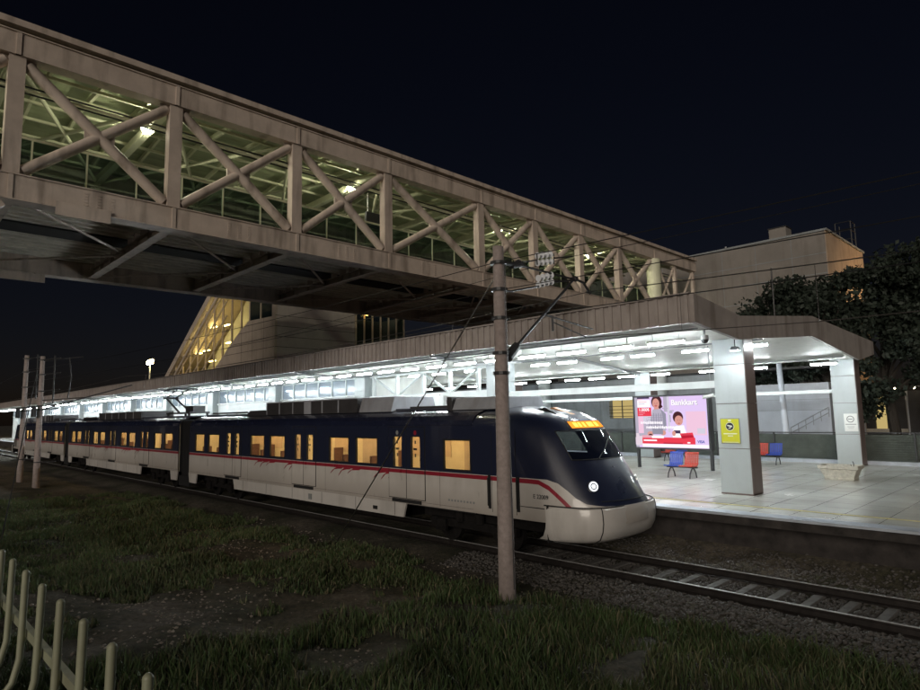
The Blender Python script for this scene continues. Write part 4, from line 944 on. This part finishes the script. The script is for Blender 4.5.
for x in (-46.9,-45.6,-44.3,-43,-41.7,-40.4,-39.1,-37.8,-36.5,-35.2,-34.1,-32.7):
    zt=min(12.6,slopez(x)-.2); zb=np.interp(x,[-48,-39.6,-38.85,-37.59,-36.49,-35.32,-34.19,-34.05,-30.9],[5.6,6.0,6.43,7.16,7.81,8.43,8.92,8.95,8.86])
    f.box(x-.045,x+.045,Y0+.04,Y0+.14,zb,zt)
for dz in (1.0,1.9,2.8,3.7): xq=-54+(5.8+dz-1.9)/.6345; f.beam((xq,Y0+.09,slopez(xq)-dz),(-37.3,Y0+.09,slopez(-37.3)-dz),.08,.09)
fo=f.build('glazing_frame',tw)
p=mb(G['tower']); p.prism([(-40.6,5.7),(-38.85,6.43),(-34.2,8.93),(-34.2,12.6),(-37.2,12.5),(-47.6,5.7)],'y',Y0+.08,Y0+.1); p.build('glazing_pane',fo)
p=mb(G['canopy']); p.box(-34.1,-31.25,Y0+.08,Y0+.1,8.9,12.6); p.build('glazing_pane',fo)
# glazed lobby at right end of the tower
b=mb(M['frame']); 
for y in np.arange(21.3,25.1,.62): b.box(-30.98,-30.9,y-.05,y+.05,6.0,9.6)
b.box(-31.0,-30.85,21.2,25.1,9.6,9.8); lo=b.build('lobby_frame',tw); p=mb(G['balus']); p.box(-30.96,-30.94,21.25,25,6.0,9.6); p.build('lobby_pane',lo)
b=mb(M['tile']); b.box(-33.4,-33.3,21.3,25,5.9,9.6); b.box(-33.3,-31,24.95,25.05,5.9,9.6); b.build('lobby_wall',tw)
i=0
for (x,z,y) in ((-41.5,9.5,17),(-39.5,9.4,17),(-43.9,7.9,17),(-42.6,8.0,17),(-38.9,8.2,17),(-41.6,7.2,17),(-37,11.4,17.5),(-33,11.4,17.5)):
    b=mb(E_['tower']); b.box(x-.45,x+.45,y-.07,y+.07,z,z+.05); l=b.build('stair_hall_lamp',tw); 
# small lamps at stair landing tops
o=thing('wall_lamp','small yellow lamp under the footbridge beside the dark tower wall','lamp',(-30.6,22.0,9.35)); b=mb(M['darkm']); b.box(-30.84,-30.6,21.9,22.1,9.5,9.55); b.build('lamp_bracket',o); b=mb(emit('small_yellow_lamp_light',(1,.6,.15),10)); b.box(-30.8,-30.62,21.92,22.08,9.44,9.49); b.build('lamp_glass',o)
# ------------------------------------------------------------------ far building
fb=thing('office_block','windowless pale block at the far end of the footbridge','building',(-19,44,-.3))
b=mb(M['bldg']); b.box(-30,-10.35,40,48.2,-.3,13.6); b.use(M['bldg_end_lit']).box(-10.349,-10.3,40.0,48.2,-.3,13.6)
b.use(M['greyb'])
for z in (12.3,11.1,9.9,8.7,7.5): b.box(-30,-10.36,39.985,39.999,z-.02,z+.02)
for x in np.arange(-29,-11,2.1): b.box(x-.015,x+.015,39.987,39.998,7,13.5)
b.box(-30.1,-10.2,39.9,48.3,13.601,13.72)
b.build('wall',fb); b=mb(M['bldg']); b.box(-13.6,-12.6,40.6,41.6,13.721,14.5); b.use(M['darkm']).box(-13.65,-12.55,40.55,41.65,14.501,14.56); b.build('roof_box',fb); b=mb(M['grey']); b.tube((-16.5,41,13.72),(-16.5,41,14.1),.06,6); b.build('roof_pipe',fb)
# scaffold-like antenna frame on its right end
o=thing('roof_lattice','dim lattice frame on the roof end of the windowless block','mast',(-10.6,47,13.7)); b=mb(M['darkm'])
for x in (-11.4,-10.5): [b.tube((x,y,13.72),(x,y,15.6),.04,6) for y in (46.6,47.6)]
for z in (14.4,15.0,15.6): b.tube((-11.4,46.6,z),(-10.5,46.6,z),.03,6); b.tube((-10.5,46.6,z),(-10.5,47.6,z),.03,6)
b.build('lattice',o)
o=thing('floodlight','orange floodlight on a short pole lighting the end wall of the block','lamp',(-6.2,46.8,0)); b=mb(M['darkm']); b.tube((-6.2,46.8,-.3),(-6.2,46.8,9.4),.08,8); b.box(-6.35,-6.1,46.6,47.0,9.4,9.6); b.build('lamp_post',o); b=mb(E_['orange']); b.box(-6.372,-6.352,46.65,46.95,9.42,9.58); b.build('lamp_glass',o)
# ------------------------------------------------------------------ trees
def tree(x,y,h,rad,label,seed,n=4200,low=.32):
    R=np.random.default_rng(seed); o=thing('tree',label,'tree',(x,y,-.3),'trees behind the station')
    b=mb(M['bark']); pts=[(x,y,-.3),(x+.15,y,h*.2),(x-.1,y+.1,h*.45),(x+.1,y,h*.8)]; b.path(pts,[.32,.25,.2,.06],9)
    cl=[]
    for i in range(16):
        a=R.random()*2*PI; z=h*(low+.62*R.random()); rr=rad*(.35+.6*R.random())*(1-.45*abs(z/h-.6)/.4*.6); q=(x+math.cos(a)*rr,y+math.sin(a)*rr,z)
        zb=h*.25+.5*(z-h*.25); b.path([(x,y,zb),((x+q[0])/2,(y+q[1])/2,(zb+z)/2+.2),q],[.1,.06,.02],6); cl.append((q,rad*(.25+.28*R.random())))
    for i in range(7): cl.append(((x+R.normal(0,rad*.3),y+R.normal(0,rad*.3),h*(.75+.22*R.random())),rad*.32))
    b.build('trunk',o,smooth=True)
    c=np.array([q for q,_ in cl]); cr=np.array([r for _,r in cl]); k=R.integers(0,len(cl),n); d=R.normal(size=(n,3)); d/=np.linalg.norm(d,axis=1)[:,None]; rr=R.random(n)**.5
    p=c[k]+d*(cr[k]*rr)[:,None]*np.array([1.15,1.15,.75]); s=R.uniform(.07,.17,n)
    u=R.normal(size=(n,3)); u/=np.linalg.norm(u,axis=1)[:,None]; v=np.cross(u,R.normal(size=(n,3))); v/=np.linalg.norm(v,axis=1)[:,None]
    V=np.stack([p-u*s[:,None],p+v*s[:,None]*.6,p+u*s[:,None],p-v*s[:,None]*.6],1)-np.array([x,y,-.3]); F=np.arange(n*4).reshape(-1,4)
    co_=npmesh('crown',V.reshape(-1,3),F,[M['leaf']]); co_.parent=o
tree(-12.2,36.8,9.8,2.5,'dark round tree rising just behind the canopy end, left of its neighbours',1,8000)
tree(-9.6,35.5,10.6,2.6,'dark leafy tree behind the far right column with branches hanging in view',2,9000,.28)
tree(-7.3,36.6,10.5,2.4,'dark tree rising in front of the orange lit end wall',3,9500)
tree(-4.3,36.5,11.6,2.9,'taller dark tree right of the orange lit end wall',4,9500)
tree(-1.0,38,12.4,3.4,'dark tree cut off by the right edge of the view',5,8000)
# kiosk lit beyond the trees
o=thing('small_building','small dark building with a lit yellow window beyond the trees','building',(-9,46,-.3))
b=mb(M['darkm']); b.box(-10.4,-5,45.2,47.5,-.3,1.9); b.box(-10.4,-5,45.2,47.5,3.9,4.2); b.box(-9.2,-5,45.2,47.5,1.9,3.9); b.box(-10.4,-9.8,45.2,47.5,1.9,3.9); b.build('wall',o); b=mb(E_['win']); b.box(-9.8,-9.2,45.4,45.45,1.9,3.9); b.build('window',o); b=mb(M['stone']); b.box(-10.4,-8.0,44.4,44.6,1.75,1.95); b.build('ledge',o)
def street_lamp(x,y,z,label,r=.1):
    o=thing('street_lamp',label,'street lamp',(x,y,-.3),'street lamps beyond the trees'); b=mb(M['grey']); b.tube((x,y,-.3),(x,y,z+.1),.06,8); b.beam((x,y,z+.1),(x-.4,y-.3,z+.14),.06,.06); b.build('lamp_post',o); b=mb(E_['lamp']); b.sphere((x-.4,y-.35,z+.03),r,10,6,.5); b.build('lamp_head',o)
street_lamp(-7.9,44,4.3,'lit street lamp with the brightest head, just right of the far column'); street_lamp(-7.1,44.5,4.3,'lit street lamp nearest the right edge of the view'); street_lamp(-10.0,43.5,3.85,'dimmer street lamp right against the far column edge',.07)
street_lamp(-7.4,52,10.2,'tiny high lamp showing through the tree crowns',.06)
# mast floodlight far left
o=thing('floodlight_mast','tall floodlight mast glowing yellow beyond the canopy','lamp',(-159,50,-.3)); b=mb(M['grey']); b.tube((-159.2,50,-.3),(-159.2,50,17.6),.3,10,.15); b.build('mast',o)
b=mb(M['darkm']); b.box(-160.6,-157.8,50.2,50.5,16.9,18.2); b.build('lamp_carrier',o); b=mb(E_['flood']); 
for x in (-160.4,-159.2,-158.0): b.box(x-.5,x+.5,49.8,50.15,16.9,17.8)
b.build('lamp_head',o)
# ------------------------------------------------------------------ overhead line
pole=thing('overhead_line_pole','tall tapered concrete pole with insulators in front of the train','pole',(-8.23,9.13,-.3))
b=mb(M['conc']); b.tube((-8.23,9.13,-.4),(-8.23,9.13,6.67),.17,20,.11); b.build('mast',pole,smooth=True)
b=mb(M['darkm'])
for z in (6.33,5.78,5.2,4.5,4.1): b=mb(M['darkm']); b.tube((-8.23,9.13,z-.03),(-8.23,9.13,z+.03),.17,14); b.box(-8.43,-8.03,9.1,9.16,z-.02,z+.02); b.build('pole_band',pole)
X_=-8.23
b=mb(M['darkm']); b.tube((X_,9.2,6.36),(X_,9.6,6.38),.05,8); b.path([(X_,9.55,6.33),(X_,9.75,6.42),(X_,9.95,6.40)],[.05,.09,.04],10); b.tube((X_,9.9,6.39),(X_,11.75,6.36),.025,8); b.build('top_stay_arm',pole)
b=mb(M['darkm']); b.path([(X_,9.25,5.78),(X_,9.5,5.8),(X_,9.9,5.9),(X_,10.4,6.02),(X_,11.0,6.2),(X_,11.8,6.36)],.022,8); b.build('lower_stay_arm',pole)
def insul(name,pts,parent,r=.075):
    b=mb(M['insul']); b.tube(pts[0],pts[-1],.02,6)
    for p in pts: b.tube((p[0],p[1]-.02,p[2]),(p[0],p[1]+.03,p[2]+.01),r,12,r*.5)
    return b.build(name,parent,smooth=True)
for dz in (0,): insul('insulator',[(X_,10.42+.155*i,6.05+.045*i+dz) for i in range(4)],pole); insul('insulator',[(X_,10.42+.155*i,6.20+.045*i) for i in range(4)],pole)
insul('insulator',[(X_,10.42+.155*i,6.54+.035*i) for i in range(4)],pole); insul('insulator',[(X_,10.42+.155*i,6.70+.035*i) for i in range(4)],pole)
b=mb(M['darkm']); b.tube((X_,9.6,6.4),(X_,10.38,6.60),.018,6); b.tube((X_,10.38,6.5),(X_,10.38,6.75),.015,6); b.tube((X_,10.98,6.6),(X_,10.98,6.85),.015,6); b.tube((X_,10.98,6.74),(X_,11.7,6.9),.018,6); b.build('feeder_arm',pole)
b=mb(M['darkm']); b.tube((X_,9.32,4.42),(X_,9.62,4.68),.11,12,.09); b.tube((X_,9.2,4.42),(X_,9.36,4.45),.04,8); b.build('strut_insulator',pole)
b=mb(M['darkm']); b.tube((X_,9.6,4.66),(X_,11.55,6.22),.032,10); b.build('strut',pole)
b=mb(M['darkm']); b.tube((X_,10.55,5.42),(X_,12.4,5.25),.02,8); b.tube((X_,10.85,5.4),(X_,10.85,5.08),.025,8); b.tube((X_,10.87,5.28),(X_,12.1,5.04),.014,6); b.build('registration_arm',pole)
b=mb(M['darkm']); b.path([(X_,11.5,6.2),(X_,11.75,6.38),(X_,12.1,6.33),(X_,12.36,6.1)],.03,8); b.sphere((X_,11.78,6.38),.07,8,6); b.build('clamp_fitting',pole)
b=mb(M['cable']); b.tube((-8.03,9.1,6.25),(-8.03,9.1,.0),.008,5); b.build('earth_cable',pole)
def wirepath(pts,r,label,mt=M['cable'],sag=0):
    P=[]
    for a,c in zip(pts[:-1],pts[1:]):
        n=12
        for i in range(n+(1 if c is pts[-1] else 0)):
            t=i/n; P.append((a[0]+(c[0]-a[0])*t,a[1]+(c[1]-a[1])*t,a[2]+(c[2]-a[2])*t-sag*4*t*(1-t)))
    b=mb(mt); b.path(P,r,5); o=b.build('overhead_wire',org=(pts[0][0],pts[0][1],0)); tag(o,label,'wire','overhead wires'); return o
wirepath([(-110,CY,5.05),(-44,CY-.1,5.05),(-8.23,CY-.15,5.04),(-3.4,CY,4.84),(9,CY,4.8)],.009,'dark contact wire directly above the track',M['wire'])
mes1=wirepath([(-110,CY,6.3),(-44,CY,6.2),(-8.23,CY,6.15)],.009,'messenger cable dipping between poles left of the concrete pole',M['wire'],.35)
mes2=wirepath([(-8.23,CY,6.15),(22,CY,6.25)],.011,'pale messenger cable running to the upper right above the platform end',M['steel'],.5)
wirepath([(-110,9.13,6.5),(-44,7.0,6.4),(-8.23,9.13,6.36),(22,9.3,6.2)],.009,'feeder cable tied to the top band of the concrete pole',sag=.25)
wirepath([(-44,7.0,5.7),(-8.23,9.13,5.78),(22,9.3,5.6)],.008,'thin cable tied to the second band of the concrete pole',sag=.2)
wirepath([(-44,7.0,5.0),(-8.23,9.13,5.2),(22,9.3,5.1)],.008,'thin cable tied to the third band of the concrete pole',sag=.2)
wirepath([(-60,CY,6.7),(-8.23,11.7,6.9),(22,CY,7.3)],.008,'topmost cable held by the upper insulators',sag=.3)
wirepath([(-44,7.0,4.4),(-8.23,9.13,4.5)],.008,'lowest cable between the far poles and the concrete pole',sag=.2)
for x in np.arange(-40,-9,4.5):
    t=(x+44)/35.77; b=mb(M['wire']); b.tube((x,CY-.1,5.05),(x,CY,6.2-.05*t-.35*4*t*(1-t)),.006,4); b.build('dropper',mes1,org=tuple(mes1.location))
for x in (-6,-3.4,-.8): t=(x+8.23)/30.23; b=mb(M['wire']); b.tube((x,CY,4.95 if x<-5 else 4.84),(x,CY,6.15+.1*t-.5*4*t*(1-t)),.006,4); b.build('dropper',mes2,org=tuple(mes2.location))
o=wirepath([(-8.11,9.13,6.29),(-14.6,9.38,-.1)],.016,'steel guy stay slanting from the concrete pole to the ground',M['steel']); 
o=wirepath([(-41,7.0,6.2),(-20.6,2.9,-.05)],.02,'dark guy stay reaching the ground above the foreground fence',M['cable'])
def farpole(x,y,h,label,side):
    p=thing('overhead_line_pole',label,'pole',(x,y,-.2),'pair of slim poles far along the track'); b=mb(M['conc']); b.tube((x,y,-.3),(x,y,h),.17,14,.11); b.build('mast',p,smooth=True)
    b=mb(M['darkm'])
    for z in (h-.2,h-1.0,h-1.9,4.2,4.0,1.2): b=mb(M['darkm']); b.tube((x,y,z-.03),(x,y,z+.03),.18,12); b.tube((x,y,z),(x+1.3,y+.6,z+.05),.03,6); b.build('bracket',p)
    b=mb(M['darkm']); b.tube((x+.9,y+.4,h-2.6),(x+.9,y+.4,h),.04,6); b.build('bracket_upright',p)
    if side: b=mb(M['darkm']); b.tube((x,y,h-.25),(x+1.9,y+1.5,h-.1),.03,6); b.tube((x,y,h-2.4),(x+2,y+1.6,h-2.3),.03,6); b.path([(x+1.3,y+1,h-.1),(x+1.4,y+1.1,h-1.2),(x+1.3,y+1,h-2.3)],.03,6); b.tube((x,y,h-2.9),(x+.5,y+4.4,h-1.5),.04,6); b.build('side_arm',p)
    b=mb(M['darkm']); b.box(x-.3,x+.3,y-.35,y-.2,3.6,4.2); b.build('switch_box',p)
farpole(-44.2,7.0,7.3,'left slim pole of the pair far down the line',False); farpole(-40.0,7.06,6.9,'right slim pole of the pair far down the line, with side arms',True)
# ------------------------------------------------------------------ foreground fence
o=thing('railing_fence','cream metal railing with bent bars at the bottom left corner','fence',(-3.4,.6,1.6))
sp=.343
for i in range(15):
    x=-5.3+i*sp*1.0; dx_=rng.uniform(-.012,.012)
    b=mb(M['fencepaint']); P=[(x+dx_,.615,2.60),(x+dx_*.5,.612,2.4),(x,.608,2.22),(x,.585,2.12),(x,.52,2.03),(x,.42,1.965),(x,.30,1.93),(x,.16,1.91)]
    b.path(P,.0155,10); b.sphere((x+dx_,.615,2.60),.0155,10,6); b.build('bar',o,smooth=True)
b=mb(M['fencepaint']); b.box(-6.5,.2,.632,.658,2.30,2.34); b.build('rail',o)
b=mb(M['fencepaint']); b.box(-6.5,.2,.12,.16,1.88,1.92); b.build('lower_rail',o)
for x in (-6.4,.1): b=mb(M['fencepaint']); b.box(x-.03,x+.03,.10,.17,.3,1.88); b.build('post',o)
# ------------------------------------------------------------------ world and sun
w=bpy.data.worlds.new('World'); sc.world=w; w.use_nodes=True; nt=w.node_tree; bg=nt.nodes['Background']
sd=Vector((.44,-.86,.19)).normalized(); el=math.asin(sd.z)
sky=nt.nodes.new('ShaderNodeTexSky'); sky.sky_type='NISHITA'; sky.sun_disc=False; sky.sun_elevation=el; sky.sun_rotation=math.atan2(sd.x,sd.y); sky.air_density=1; sky.dust_density=.6
tn=nt.nodes.new('ShaderNodeMix'); tn.data_type='RGBA'; tn.blend_type='MULTIPLY'; tn.inputs[0].default_value=1; tn.inputs[7].default_value=(.80,.66,.92,1); nt.links.new(sky.outputs[0],tn.inputs[6]); nt.links.new(tn.outputs[2],bg.inputs[0]); bg.inputs[1].default_value=.0019
sl_=bpy.data.lights.new('street_fill','SUN'); sl_.energy=1.5; sl_.angle=math.radians(30); sl_.color=(1,.90,.78)  # added soft night fill, stands in for unseen street lamps behind the camera
so=bpy.data.objects.new('street_fill',sl_); C.objects.link(so); so.rotation_euler=sd.to_track_quat('Z','Y').to_euler()
vs_=sc.view_settings; sc.display_settings.display_device='sRGB'; vs_.view_transform='Standard'; vs_.look='None'; vs_.exposure=0; vs_.gamma=1; vs_.use_curve_mapping=False
cy=sc.cycles; cy.max_bounces=6; cy.diffuse_bounces=3; cy.transparent_max_bounces=12; cy.sample_clamp_indirect=3; cy.caustics_reflective=False; cy.caustics_refractive=False; cy.use_denoising=True
for o in bpy.data.objects:
    if '_o' in o: del o['_o']
